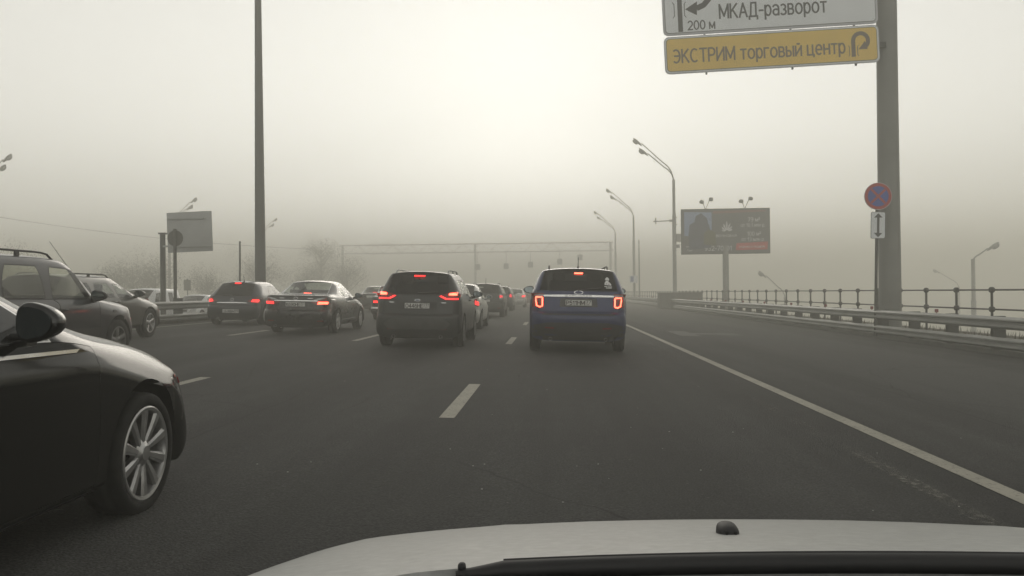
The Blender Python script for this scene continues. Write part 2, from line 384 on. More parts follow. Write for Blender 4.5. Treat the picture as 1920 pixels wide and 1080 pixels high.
def build_car(name, label, cat, loc, heading, S, group=None, tilt=SLOPE):
    """a car lofted from cross-sections; local origin under the rear axle, nose towards +y"""
    W, H, ro, wb, fo, zc = S['W'], S['H'], S['ro'], S['wb'], S['fo'], S['zc']
    wr = S['wr']; Ra = S.get('arch', wr + .055)
    sedan = S['kind'] == 'sedan'
    zbr, zbf = S['belt']; yF = wb + fo
    wt, wre = W * S.get('wt', .80), W * S.get('wre', .68)
    yE, yI, yJ = S['yE'], S['yI'], S['yJ']
    zrw = S['zrw']; zcowl = S['zcowl']; zhf = S['zhf']
    rings, tags = [], []
    def zbelt(y): return lerp(zbr, zbf, max(0, min(1, (y + .3) / (yJ + .3))))
    nlow = [0]
    def rear(zt, yc, dl, k, x6=.84, x7=.66):
        h = zt - zc; nlow[0] += 1
        cap = min(S['yEb'], S.get('yD2', 9)) - .03 * (7 - nlow[0])
        dl = min(yc + dl, cap) - yc
        return [(0, yc + dl, zc), (.8 * W * k, yc + dl, zc), (.96 * W * k, yc + dl, zc + .28 * h), (W * k, yc + dl, zc + .6 * h), (W * k * .99, yc + dl * .8, zc + .9 * h),
                (W * k * .945, yc + min(.15, dl * .55), zt), (W * k * x6, yc + .05, zt), (W * k * x7, yc + .02, zt), (W * k * .34, yc, zt), (0, yc - .005, zt)]
    def front(zt, yc, dl, k):
        h = zt - zc
        return [(0, yc - dl, zc), (.8 * W * k, yc - dl, zc), (.96 * W * k, yc - dl, zc + .28 * h), (W * k, yc - dl, zc + .6 * h), (W * k * .99, yc - dl * .85, zc + .9 * h),
                (W * k * .93, yc - dl * .58, zt), (W * k * .80, yc - dl * .30, zt), (W * k * .6, yc - dl * .14, zt), (W * k * .3, yc - .02, zt), (0, yc, zt)]
    def mid(yb, yt, drop=0.0, bul=0.0):
        zb = zbelt(yb); zm = zc + .52 * (zb - zc)
        return [(0, yb, zc), (.82 * W, yb, zc), (.975 * W, yb, zc + .11), (W, yb, zm), (.992 * W, yb, zb - .11), (.95 * W, yb, zb),
                (wt, yt, H - S.get('ztop', .13) - drop), (wre, yt + bul * .3, H - .045 - drop), (wre * .55, yt + bul * .8, H - .008 - drop * .8), (0, yt + bul, H - drop * .7)]
    zbump = S.get('zbump', .70)
    rings.append(('A', rear(zc + .06, -ro + .08, .10, .92)))
    rings.append(('B', rear(lerp(zc, zbump, .62), -ro, .20, .975)))
    rings.append(('C', rear(zbump, -ro + .015, .28, .985)))
    rings.append(('C2', rear(zbump + .03, -ro + .06, .32, .975)))
    if sedan:
        zt = S['ztrunk']
        rings.append(('T', rear(zt - .05, S['yD'] - .01, .42, .965)))
        rings.append(('D', rear(zt, S['yD'] + .03, .46, .955)))
        y2 = S['yD2']; zb = zbelt(y2)
        rings.append(('D2', [(0, y2, zc), (.82 * W, y2, zc), (.975 * W, y2, zc + .11), (W, y2, zc + .52 * (zb - zc)), (.992 * W, y2, zb - .11), (.94 * W, y2, zb),
                             (.80 * W, y2 - .02, zrw), (.70 * W, y2 - .07, zrw + .005), (.36 * W, y2 - .12, zrw + .01), (0, y2 - .13, zrw + .012)]))
    else:
        rings.append(('D', rear(zrw, S['yD'], .42, .955, S.get('x6', .86), S.get('x7', .76))))
    rings.append(('E', mid(S['yEb'], yE, S.get('dropE', .03), -.06)))
    for nm, yb, yt in S['pillars']:
        rings.append((nm, mid(yb, yt)))
    rings.append(('I', mid(S['yIb'], yI, S.get('dropI', .03), .10)))
    zb = zbelt(yJ); yj = S['yJb']
    rings.append(('J', [(0, yj, zc), (.82 * W, yj, zc), (.975 * W, yj, zc + .11), (W, yj, zc + .52 * (zb - zc)), (.99 * W, yj, zb - .10), (.945 * W, yj, zbf),
                        (.80 * W, yJ, zcowl), (.66 * W, yJ + .08, zcowl + .01), (.34 * W, yJ + .15, zcowl + .02), (0, yJ + .17, zcowl + .025)]))
    for q, t in (('K', .40), ('K2', .78)):
        y = lerp(yJ + .05, yF - .2, t); zk = lerp(zcowl, zhf + .03, t ** 1.35)
        ys = lerp(yj, yF - .45, t)
        zs = lerp(zbf, zhf - .02, t ** 1.25)
        rings.append((q, [(0, ys, zc), (.82 * W, ys, zc), (.975 * W, ys, zc + .11), (W, ys, zc + .5 * (zb - zc)), (.985 * W, ys, zs - .12), (.93 * W, ys, zs - .01),
                          (.80 * W, y, zk), (.62 * W, y + .02, zk + .02), (.32 * W, y + .03, zk + .035), (0, y + .04, zk + .04)]))
    rings.append(('L', front(zhf, yF - .10, .52, .965)))
    rings.append(('M', front(lerp(zc, zhf, .62), yF - .01, .46, .975)))
    rings.append(('Nn', front(lerp(zc, zhf, .28), yF - .03, .36, .965)))
    rings.append(('O', front(zc + .04, yF - .10, .24, .90)))
    bm = bm_new(); V = []
    for _, pts in rings:
        row = [bm.verts.new(p) for p in pts]
        row += [bm.verts.new((-p[0], p[1], p[2])) for p in pts[8:0:-1]]
        V.append(row)
    parts = ['body', 'wheel_well']; 
    def pid(p):
        if p not in parts: parts.append(p)
        return parts.index(p)
    names = [n for n, _ in rings]; win = S['windows']; 
    doorspans = S['doors']                       # {(ring start, ring end): name}
    def between(i, a, b): return names.index(a) <= i < names.index(b)
    def part_of(i, j, side):
        n0 = names[i]
        if j == 5:
            for k, (a, b) in enumerate(win):
                if between(i, a, b): return 'side_window@%d%s' % (k, side)
        if j in (7, 8) and n0 == ('D2' if sedan else 'D'): return 'rear_window'
        if j in (7, 8) and n0 == 'I': return 'windscreen'
        if j in (2, 3, 4):
            for k, (a, b) in enumerate(doorspans):
                if between(i, a, b): return 'door@%d%s' % (k, side)
        if n0 in ('A', 'B', 'C') and j >= 3: return 'rear_bumper'
        if j >= 6:
            if sedan and n0 in ('C2', 'T', 'D'): return 'boot_lid'
            if not sedan and n0 == 'C2': return 'tailgate'
            if n0 in ('J', 'K', 'K2'): return 'bonnet'
        if n0 in ('L', 'M', 'Nn') and j >= 4: return 'front_bumper'
        return 'body'
    n = 18
    for i in range(len(V) - 1):
        for k in range(n):
            j = k if k < 9 else 17 - k
            f = bm.faces.new((V[i][k], V[i][(k + 1) % n], V[i + 1][(k + 1) % n], V[i + 1][k]))
            f.material_index = pid(part_of(i, j, 'r' if k < 9 else 'l'))
    bm.faces.new(V[0][::-1]).material_index = pid('rear_bumper'); bm.faces.new(V[-1]).material_index = pid('front_bumper')
    cl = bm.edges.layers.float.new('crease_edge')
    def crease(v1, v2, c):
        e = bm.edges.get((v1, v2))
        if e: e[cl] = max(e[cl], c)
    for i in range(len(V) - 1):
        for idx, c in ((5, S.get('cr5', .55)), (7, .35), (2, .45), (4, S.get('cr4', .2))):
            if idx == 7 and not between(i, 'E', 'I'): continue
            for kk in (idx, 18 - idx): crease(V[i][kk], V[i + 1][kk], c)
        if names[i] in (('D2',) if sedan else ('D',)) or names[i] == 'I':
            for kk in (7, 11): crease(V[i][kk], V[i + 1][kk], .6)
    for nm, c in (('C', .55), ('C2', .5), ('D', .55), ('T', .3), ('D2', .5), ('E', .6), ('I', .35), ('J', .45), ('L', .35)):
        if nm in names:
            r_ = V[names.index(nm)]
            for kk in range(6 if nm in 'EIJ' else 5, 12 if nm in 'EIJ' else 13): crease(r_[kk], r_[kk + 1], c)
    for a, b in win:
        for nm in (a, b):
            r_ = V[names.index(nm)]
            for kk in (5, 12): crease(r_[kk], r_[kk + 1], .7)
    bmesh.ops.recalc_face_normals(bm, faces=bm.faces)
    me = bpy.data.meshes.new('body'); bm.to_mesh(me); bm.free()
    for p in parts: me.materials.append(None)
    o = link_mesh('body', me)
    sub = o.modifiers.new('s', 'SUBSURF'); lv = S.get('level', 2); sub.levels = lv; sub.render_levels = lv
    dg = bpy.context.evaluated_depsgraph_get()
    m2 = bpy.data.meshes.new_from_object(o.evaluated_get(dg))
    # refit to the asked size
    xs = max(abs(v.co.x) for v in m2.vertices); zs = max(v.co.z for v in m2.vertices)
    ya, yb_ = min(v.co.y for v in m2.vertices), max(v.co.y for v in m2.vertices)
    for v in m2.vertices:
        v.co.x *= W / xs; v.co.z = zc + (v.co.z - zc) * (H - zc) / (zs - zc)
        v.co.y = -ro + (v.co.y - ya) * (yF + ro) / (yb_ - ya)
    for p in m2.polygons: p.use_smooth = True
    bvh = BVHTree.FromPolygons([v.co.copy() for v in m2.vertices], [tuple(p.vertices) for p in m2.polygons])
    # wheel arches
    o2 = link_mesh('cut', m2); bpy.data.objects.remove(o)
    cb = bm_new()
    for y in (0, wb):
        for s in (-1, 1):
            lathe(cb, [(Ra, s * (W - .40)), (Ra, s * (W + .3))], 40, 'x', (0, y, wr))
    bmesh.ops.recalc_face_normals(cb, faces=cb.faces)
    cm = bpy.data.meshes.new('c'); cb.to_mesh(cm); cb.free(); 
    for p in parts: cm.materials.append(None)
    for p in cm.polygons: p.material_index = 1
    oc = link_mesh('c', cm)
    bo = o2.modifiers.new('b', 'BOOLEAN'); bo.operation = 'DIFFERENCE'; bo.object = oc; bo.solver = 'EXACT'
    try: bo.material_mode = 'INDEX'
    except Exception: pass
    dg = bpy.context.evaluated_depsgraph_get()
    m3 = bpy.data.meshes.new_from_object(o2.evaluated_get(dg))
    bpy.data.objects.remove(o2); bpy.data.objects.remove(oc)
    root = thing(name, label, cat, loc, (0, tilt, heading), group)
    car = {'root': root, 'bvh': bvh, 'S': S, 'o': {}}
    MATS = {'body': S['paint'], 'wheel_well': M['well'], 'rear_window': S.get('glass_rear', M['glass_dark']), 'windscreen': S.get('glass_front', M['glass_clear']),
            'side_window': S.get('glass_side', M['glass_clear']), 'door': S['paint'], 'tailgate': S['paint'], 'boot_lid': S['paint'], 'bonnet': S['paint'],
            'rear_bumper': S.get('bumper', S['paint']), 'front_bumper': S['paint']}
    gap = S.get('gap', 0)
    for i, p in enumerate(parts):
        kind = p.split('@')[0]
        b = bm_new(); b.from_mesh(m3)
        bmesh.ops.delete(b, geom=[f for f in b.faces if f.material_index != i], context='FACES')
        if not b.faces: b.free(); continue
        for f in b.faces: f.material_index = 0; f.smooth = True
        trimbm = None
        if kind in ('rear_window', 'windscreen', 'side_window'):
            r = bmesh.ops.inset_region(b, faces=list(b.faces), thickness=S.get('rim', .022), use_boundary=True, use_even_offset=True)
            rim = set(r['faces'])
            trimbm = b.copy()
            tf = [f.index for f in b.faces if f in rim]
            trimbm.faces.ensure_lookup_table(); b.faces.index_update()
            keep = {f.index for f in b.faces if f in rim}
            bmesh.ops.delete(trimbm, geom=[f for k, f in enumerate(trimbm.faces) if k not in keep], context='FACES')
            bmesh.ops.delete(b, geom=list(rim), context='FACES')
        elif gap and kind in ('door', 'tailgate', 'boot_lid', 'bonnet'):
            r = bmesh.ops.inset_region(b, faces=list(b.faces), thickness=gap, use_boundary=True, use_even_offset=True)
            bmesh.ops.delete(b, geom=r['faces'], context='FACES')
        if not b.faces: b.free(); continue
        mesh = bpy.data.meshes.new(kind); b.to_mesh(mesh); b.free(); mesh.materials.append(MATS[kind])
        if kind == 'wheel_well':                       # one liner per wheel
            for sx in (1, -1):
                for fy in (0, 1):
                    b = bm_new(); b.from_mesh(mesh)
                    bmesh.ops.delete(b, geom=[f for f in b.faces if f.calc_center_median().x * sx < 0 or (f.calc_center_median().y > wb / 2) != bool(fy)], context='FACES')
                    if b.faces:
                        q = bpy.data.meshes.new(kind); b.to_mesh(q); q.materials.append(MATS[kind]); link_mesh(kind, q, root)
                    b.free()
            continue
        ob = link_mesh(kind, mesh, root); car['o'][p] = ob
        if trimbm is not None:
            tm = bpy.data.meshes.new('window_trim'); trimbm.to_mesh(tm); trimbm.free(); tm.materials.append(S.get('trim', M['trim']))
            link_mesh('window_trim', tm, ob)
    bpy.data.meshes.remove(m3); bpy.data.meshes.remove(me)
    # wheels
    wx = W - S.get('win_', .115); 
    proto = make_wheel(S)
    for y in (0, wb):
        for s in (1, -1):
            wh = link_mesh('wheel', proto[0], root, (s * wx, y, wr), (0, 0, 0 if s > 0 else math.pi))
            link_mesh('rim', proto[1], wh)
    if S.get('interior', True): interior(car)
    # mirrors
    mz = S.get('zmir', zbf + .07); my = S.get('ymir', S['yIb'] - .02)
    for s in (1, -1):
        b = bm_new(); mw, mh = S.get('mir', (.12, .085))
        
        tp = lambda x: 1 - .30 * max(-1, min(1, s * x / mw)) - .10 * (s * x / mw) ** 2
        def fn(p, s=s, tp=tp): return Vector((p.x, p.y * (1 if p.y > 0 else .28), p.z * tp(p.x) * .92 + .012))
        ellipsoid(b, (s * (W + .005 + mw * .75), my, mz), (mw, .10, mh), .74, 28, 18, fn=fn)
        tube(b, [(s * (W * .93), my + .06, mz - mh * .75), (s * (W + .03), my + .03, mz - mh * .7)], [.035, .03], 8)
        mo = link('wing_mirror', b, S.get('mirror_mat', S['paint']), root, 50)
        b = bm_new()
        cxm = s * (W + .005 + mw * .75)
        prism(b, [(cxm + x, mz + .012 + z * tp(x) * .92) for x, z in rrect(0, 0, mw * 1.56, mh * 1.56, mh * .62, 8)], my - .0365, my - .030)
        link('mirror_glass', b, M['mirror'], mo)
    return car

_wheels = {}
def make_wheel(S):
    key = (S['wr'], S.get('spokes', 5), S.get('rimr', S['wr'] * .66), S.get('wheel_mat', 'alloy_dull'), S.get('double', False))
    if key in _wheels: return _wheels[key]
    r, ns, rr = key[0], key[1], key[2]; hw = .105
    b = bm_new()
    n = 56
    lathe(b, [(rr, -hw * .9), (rr + .015, -hw), (r * .93, -hw * 1.03), (r * .985, -hw * .86), (r, -hw * .6), (r - .006, -hw * .3), (r, -hw * .28), (r, hw * .28), (r - .006, hw * .3), (r, hw * .6),
              (r * .985, hw * .86), (r * .93, hw * 1.03), (rr + .028, hw * 1.04), (rr + .012, hw), (rr, hw * .9)], n, 'x', closed=True)
    bmesh.ops.recalc_face_normals(b, faces=b.faces)
    mt_ = bpy.data.meshes.new('wheel'); 
    for f in b.faces: f.smooth = True
    b.to_mesh(mt_); b.free(); mt_.materials.append(M['rubber'])
    b = bm_new()
    # barrel and lip
    lathe(b, [(rr + .004, hw * .97), (rr - .004, hw * 1.02), (rr - .020, hw * .98), (rr - .026, hw * .8), (rr - .045, -hw * .8), (rr, -hw * .9)], n, 'x')
    nb = len(b.faces)
    for f in b.faces: f.material_index = 0
    bmesh.ops.delete(b, geom=[f for f in b.faces if len(f.verts) > 10], context='FACES')
    st = set(b.faces)
    lathe(b, [(rr - .045, -.055), (.02, -.055), (.001, -.053)], n, 'x')          # dark brake disc behind the spokes
    for f in set(b.faces) - st: f.material_index = 1
    def spoke(t, w0, w1, sk):
        pts = []
        R0, R1 = .045, rr - .018
        m = Matrix.Rotation(t, 4, 'X')
        secs = []
        for q in range(5):
            u = q / 4; R = lerp(R0, R1, u); w = lerp(w0, w1, u) ; x = lerp(hw * .72, hw * .86, math.sin(u * math.pi / 2)); a = sk * u
            secs.append([m @ Vector((x, a - w, R)), m @ Vector((x + .012, a - w * .55, R)), m @ Vector((x + .012, a + w * .55, R)), m @ Vector((x, a + w, R)), m @ Vector((x - .035, a + w * .8, R)), m @ Vector((x - .035, a - w * .8, R))])
        vs = [[b.verts.new(p) for p in s_] for s_ in secs]
        for q in range(4):
            for k in range(6): b.faces.new((vs[q][k], vs[q][(k + 1) % 6], vs[q + 1][(k + 1) % 6], vs[q + 1][k]))
        b.faces.new(vs[0]); b.faces.new(vs[-1])
    for k in range(ns):
        t = 2 * math.pi * k / ns + .1
        if key[4]:
            for d in (-1, 1): spoke(t + d * .20, .020, .030, d * .018)
        else: spoke(t, *((.035, .045, 0) if ns < 9 else (.016, .034, .02)))
    lathe(b, [(.085, hw * .5), (.082, hw * .78), (.045, hw * .92), (.040, hw * .98), (.001, hw * 1.0)], 28, 'x')
    for q in range(5):
        a = 2 * math.pi * q / 5
        st = set(b.faces)
        lathe(b, [(.010, hw * .7), (.010, hw * .83), (.001, hw * .84)], 8, 'x', (0, .058 * math.cos(a), .058 * math.sin(a)))
        for f in set(b.faces) - st: f.material_index = 1
    bmesh.ops.recalc_face_normals(b, faces=b.faces)
    for f in b.faces: f.smooth = True
    for e in b.edges:
        if len(e.link_faces) == 2: e.smooth = e.calc_face_angle(0) < rad(40)
    mr = bpy.data.meshes.new('rim'); b.to_mesh(mr); b.free(); mr.materials.append(M[key[3]]); mr.materials.append(M['steel_dark'])
    _wheels[key] = (mt_, mr)
    return _wheels[key]

def interior(car):
    S, root = car['S'], car['root']; W = S['W']; zb = S['belt'][0]
    b = bm_new()
    box(b, (0, (S['yEb'] + S['yJ']) / 2, zb - .32), (W * 1.72, S['yJ'] - S['yEb'] - .1, .06), bev=.01)
    box(b, (0, S['yJ'] - .12, S['belt'][1] - .10), (W * 1.7, .42, .22), bev=.05)
    link('dashboard', b, M['cabin'], root, 40)
    fy = S['yIb'] - 1.05; dz = S.get('seat_dz', 0)
    def seat(cx, y, w, heads):
        q = on_skin(car, cx, y - .1, 'top')
        if q and q.z < zb + .36: y += .22
        b = bm_new(); rt = Matrix.Rotation(rad(-14), 4, 'X')
        box(b, (cx, y, zb - .02 + dz), (w, .13, .62), rt, .05, 3)
        box(b, (cx, y + .28, zb - .27), (w, .5, .15), None, .05, 3)
        so = link('seat', b, M['cabin'], root, 50)
        for hx in (heads if not dz else []):
            q = on_skin(car, hx, y - .13, 'top'); zh = min(zb + .40, (q.z if q else 9) - .17)
            if zh < zb + .22: continue
            b = bm_new(); box(b, (hx, y - .085, zh), (.25, .09, .17), rt, .04, 3)
            for d in (-.06, .06): tube(b, [(hx + d, y - .075, zb + .20), (hx + d, y - .085, zh)], .008, 6)
            link('headrest', b, M['cabin'], so, 50)
    seat(-.37, fy, .48, [-.37]); seat(.37, fy, .48, [.37])
    seat(0, fy - .85, 1.2, [-.4, .4])
    b = bm_new()
    pts = [(-.37 + .18 * math.cos(t), S['yIb'] - .52 + .07 * math.sin(t), S['belt'][1] + .02 + .17 * math.sin(t)) for t in [2 * math.pi * k / 24 for k in range(25)]]
    tube(b, pts, .014, 6, False)
    box(b, (-.37, S['yIb'] - .50, S['belt'][1] + .02), (.3, .03, .05), None, .01)
    link('steering_wheel', b, M['cabin'], root, 50)

VIEW = {'rear': ((0, 1, 0), lambda u, v: (u, -30, v)), 'front': ((0, -1, 0), lambda u, v: (u, 30, v)),
        'right': ((-1, 0, 0), lambda u, v: (30, u, v)), 'left': ((1, 0, 0), lambda u, v: (-30, u, v)), 'top': ((0, 0, -1), lambda u, v: (u, v, 30))}

def decal(car, name, poly, view, material, off=.006, depth=.02, res=.05, parent=None, flat=False):
    """a shaped plate laid on the car's skin: poly is in the two axes of the view"""
    d, org = VIEW[view]; d = Vector(d)
    b = bm_new()
    vs = [b.verts.new((u, v, 0)) for u, v in poly]; b.faces.new(vs)
    us = [p[0] for p in poly]; ws = [p[1] for p in poly]
    for ax, lo, hi in ((0, min(us), max(us)), (1, min(ws), max(ws))):
        k = max(1, math.ceil((hi - lo) / res))
        for q in range(1, k):
            p = [0, 0, 0]; nn = [0, 0, 0]; p[ax] = lo + (hi - lo) * q / k; nn[ax] = 1
            bmesh.ops.bisect_plane(b, geom=list(b.verts) + list(b.edges) + list(b.faces), plane_co=p, plane_no=nn)
    bmesh.ops.triangulate(b, faces=[f for f in b.faces if len(f.verts) > 4])
    hits = []
    for v in b.verts:
        o = Vector(org(v.co.x, v.co.y)); h = car['bvh'].ray_cast(o, d)[0]
        hits.append(h)
    good = [h.dot(d) for h in hits if h is not None]
    base = sum(good) / len(good) if good else 0
    if flat: base = min(good)
    for v, h in zip(b.verts, hits):
        o = Vector(org(v.co.x, v.co.y))
        t = base if (h is None or flat) else h.dot(d)
        if h is None and not flat:
            q = o + d * (base - o.dot(d)); nr = car['bvh'].find_nearest(q)[0]; t = max(base, nr.dot(d)) if nr else base
        v.co = o + d * (t - o.dot(d) - off)
    top = list(b.faces)
    r = bmesh.ops.extrude_face_region(b, geom=top)
    for g in r['geom']:
        if isinstance(g, bmesh.types.BMVert): g.co = g.co + d * (depth + off)
    return link(name, b, material, parent or car['root'], 45)

def on_skin(car, u, v, view, off=.0):
    d, org = VIEW[view]; d = Vector(d); h = car['bvh'].ray_cast(Vector(org(u, v)), d)[0]
    return h - d * off if h is not None else None

def plate(car, cx, cz, s1=None, s2=None, w=.52, h=.112, view='rear'):
    S = car['S']; ys = [on_skin(car, cx + a * w / 2, cz + c * h / 2, view) for a in (-1, 0, 1) for c in (-1, 1)]
    ys = [p.y for p in ys if p is not None]; y = (min(ys) if view == 'rear' else max(ys)); sg = -1 if view == 'rear' else 1
    b = bm_new(); prism(b, rrect(cx, cz, w + .02, h + .02, .012), y + sg * .022, y + sg * .002)
    fr = link('number_plate', b, M['plastic'], car['root'])
    b = bm_new(); prism(b, rrect(cx, cz, w, h, .010), y + sg * .0255, y + sg * .020); link('plate_face', b, M['plate'], fr)
    if s1:
        text('plate_number', s1, .108, M['black'], fr, Matrix.Translation((cx - w * .12, y - .0265, cz - .004)) @ FACE_REAR, .355, .001, .19)
        text('plate_region', s2, .074, M['black'], fr, Matrix.Translation((cx + w * .375, y - .0265, cz + .016)) @ FACE_REAR, .10, .001, .19)
        text('plate_country', 'RUS', .026, M['black'], fr, Matrix.Translation((cx + w * .355, y - .0265, cz - .036)) @ FACE_REAR, .05, .001)
        b = bm_new(); prism(b, rrect(cx + w * .25, cz, .006, h * .95, .001, 1), y - .0268, y - .0262); link('plate_divider', b, M['black'], fr)
    return fr

def handles(car, ys, z, m=None, side=(1, -1)):
    for s in side:
        for k, y in enumerate(ys):
            p = on_skin(car, y, z, 'right' if s > 0 else 'left')
            if p is None: continue
            b = bm_new(); x = p.x
            tube(b, [(x - s * .01, y - .10, z), (x + s * .028, y - .075, z + .003), (x + s * .032, y, z + .004), (x + s * .028, y + .075, z + .003), (x - s * .01, y + .10, z)], .013, 8, flat=1.2)
            key = 'door@%d%s' % (k, 'r' if s > 0 else 'l')
            link('door_handle', b, m or car['S']['paint'], car['o'].get(key, car['root']), 60)

def roof_rails(car, y0, y1, m, x=None, rise=.06):
    S = car['S']; x = x or S['W'] * .62
    for s in (1, -1):
        b = bm_new(); pts = []
        for q in range(13):
            u = q / 12; y = lerp(y0, y1, u); p = on_skin(car, s * x, y, 'top')
            k = min(1, min(u, 1 - u) * 8); k = math.sin(k * math.pi / 2)
            pts.append((s * x, y, p.z - .012 + (rise + .012) * k))
        tube(b, pts, .018, 8, flat=.8)
        for u in (.5,):
            y = lerp(y0, y1, u); p = on_skin(car, s * x, y, 'top')
            box(b, (s * x, y, p.z + rise / 2 - .01), (.024, .09, rise), None, .005)
        link('roof_rail', b, m, car['root'], 60)

def antenna(car, x, y, h, lean=0.0, r=.004):
    p = on_skin(car, x, y, 'top'); b = bm_new()
    ellipsoid(b, (x, y, p.z + .012), (.026, .045, .02), 1, 12, 8)
    tube(b, [(x, y, p.z + .01), (x, y - lean * h, p.z + h)], [r * 2.4, r * 1.6], 6)
    link('antenna', b, M['plastic'], car['root'], 60)

def exhaust(car, xs, z=None):
    S = car['S']
    for x in xs:
        b = bm_new(); z_ = z or S['zc'] + .05
        lathe(b, [(.034, -S['ro'] + .04), (.036, -S['ro'] + .26), (.030, -S['ro'] + .26), (.029, -S['ro'] + .04)], 16, 'y', (x, 0, z_), True)
        link('exhaust_pipe', b, M['alloy_dull'], car['root'], 40)

def oval_badge(car, cx, cz, w, h, mm, view='rear', inner=None):
    o = decal(car, 'badge', [(cx + w / 2 * math.cos(t), cz + h / 2 * math.sin(t)) for t in [2 * math.pi * k / 28 for k in range(28)]], view, mm, .010, .012, .2)
    if inner: decal(car, 'badge_field', [(cx + w * .42 * math.cos(t), cz + h * .38 * math.sin(t)) for t in [2 * math.pi * k / 28 for k in range(28)]], view, inner, .013, .005, .2, o)
    return o

def rear_wiper(car, x0, x1, z, z1):
    pts = [on_skin(car, lerp(x0, x1, u), lerp(z, z1, u), 'rear', .02) for u in (0, .33, .66, 1)]
    b = bm_new(); tube(b, pts, [.016, .011, .010, .007], 6); link('rear_wiper', b, M['plastic'], car['root'], 60)
# ------------------------------------------------------------------ the traffic
P_BLUE = paint('blue car paint', (.008, .019, .088), .3, .30, .40, (.048, .052, .060))
P_GREY = paint('charcoal car paint', (.030, .033, .034), .4, .36, .55, (.060, .060, .055), .35)
P_BLACK = paint('black car paint', (.008, .008, .009), .2, .22, .40, (.050, .048, .044), .7)
P_BLACK2 = paint('glossy black car paint', (.006, .006, .006), .0, .07, .10, (.05, .048, .042), .0)
P_NAVY = paint('dark slate car paint', (.022, .026, .036), .4, .30, .45, (.055, .055, .052))
P_SLATE = paint('slate blue car paint', (.017, .019, .026), .3, .32, .35, (.045, .044, .042))
P_TAUPE = paint('taupe car paint', (.055, .053, .047), .4, .33, .5, (.06, .057, .05))
P_SILVER = paint('silver car paint', (.52, .52, .50), .4, .34, .45, (.14, .13, .115))
P_WHITE = paint('white car paint', (.66, .67, .68), .0, .30, .35, (.22, .21, .19))
P_RED = paint('dull red car paint', (.16, .035, .03), .3, .35, .5)

def at(x, y): return (x, y, gz(x))
def mir(p): return [(-x, z) for x, z in p][::-1]

# --- blue SUV straight ahead
S = dict(kind='suv', W=.985, H=1.735, ro=1.03, wb=2.86, fo=.94, zc=.24, wr=.375, belt=(1.20, 1.10), zrw=1.25, zbump=.80, yD=-.93, yEb=-.62, yE=-.50, wre=.70, wt=.815, x6=.905, x7=.845,
         pillars=[('F', -.42, -.30), ('G', .42, .42), ('G2', .50, .49), ('H', 1.36, 1.30), ('H2', 1.48, 1.42)], windows=[('F', 'G'), ('G2', 'H'), ('H2', 'I')], doors=[('G2', 'H2'), ('H2', 'J')],
         yIb=2.35, yI=1.85, yJ=2.60, yJb=2.50, zcowl=1.15, zhf=.98, paint=P_BLUE, bumper=P_BLUE, glass_side=M['glass_tint'], gap=.005, zmir=1.26, ymir=2.30, mir=(.125, .095), mirror_mat=M['plastic'], wheel_mat='alloy_dull', spokes=5, dropE=.02)
c = build_car('suv', 'dark blue SUV with lit red tail lamps and white figure sticker on its rear window', 'car', at(.50, 18.0), 0, S)
for s in (1, -1):
    f = (lambda p: p) if s > 0 else mir
    L = decal(c, 'tail_lamp', f([(.70, .90), (.93, .93), (.95, 1.20), (.70, 1.20)]), 'rear', M['redlens'], .016, .05, .06)
    ring = [(.722, 1.115), (.722, .945), (.775, .925), (.835, .955), (.853, 1.06), (.853, 1.122), (.730, 1.122)]
    decal(c, 'lit_outline', f(band(ring, .026)), 'rear', M['brake_glow'], .024, .01, .05, L)
    decal(c, 'clear_strip', f([(.71, 1.145), (.92, 1.145), (.92, 1.175), (.71, 1.175)]), 'rear', M['clearlens'], .020, .01, .06, L)
    decal(c, 'reflector', f([(.48, .495), (.66, .505), (.66, .53), (.48, .52)]), 'rear', M['redlens'], .008, .01)
chs = decal(c, 'chrome_strip', [(-.70, 1.135), (.70, 1.135), (.70, 1.170), (.30, 1.178), (-.30, 1.178), (-.70, 1.170)], 'rear', M['chrome'], .016, .02, .08)
p = on_skin(c, 0, 1.155, 'rear', .018)
text('strip_lettering', 'EXPLORER', .036, M['plastic'], chs, Matrix.Translation((0, p.y, 1.156)) @ FACE_REAR, .52, .001)
oval_badge(c, 0, 1.225, .185, .075, M['chrome'], inner=P_BLUE)
decal(c, 'recess_shade', [(-.38, .935), (.38, .935), (.36, 1.11), (-.36, 1.11)], 'rear', P_BLACK, .004, .01, .06)  # flat dark panel painting the shade of the dent round the plate
plate(c, .0, 1.02, 'Р511НМ', '77')
decal(c, 'high_brake_lamp', [(-.085, 1.600), (.085, 1.600), (.085, 1.628), (-.085, 1.628)], 'rear', M['brake_glow'], .030, .03)
decal(c, 'lower_fascia', [(-.86, .27), (.86, .27), (.945, .44), (.93, .56), (.60, .62), (-.60, .62), (-.93, .56), (-.945, .44)], 'rear', M['plastic'], .006, .02, .08)
decal(c, 'step_pad', [(-.72, .770), (.72, .770), (.72, .800), (-.72, .800)], 'rear', M['plastic'], .008, .02, .08)
rear_wiper(c, -.02, .44, 1.27, 1.32)
st = decal(c, 'sticker', [(.520, 1.385), (.655, 1.370), (.650, 1.400), (.625, 1.430), (.600, 1.450), (.597, 1.468), (.612, 1.480), (.618, 1.500), (.605, 1.520), (.585, 1.540), (.565, 1.540), (.545, 1.515), (.530, 1.495), (.545, 1.478), (.548, 1.458), (.530, 1.440), (.520, 1.415)], 'rear', M['white'], .004, .002, .05)
for (u0, v0, u1, v1) in ((.535, 1.472, .595, 1.482), (.552, 1.395, .563, 1.415), (.60, 1.388, .612, 1.405)):
    decal(c, 'sticker_shade', [(u0, v0), (u1, v0), (u1, v1), (u0, v1)], 'rear', M['black'], .0055, .002, .1, st)
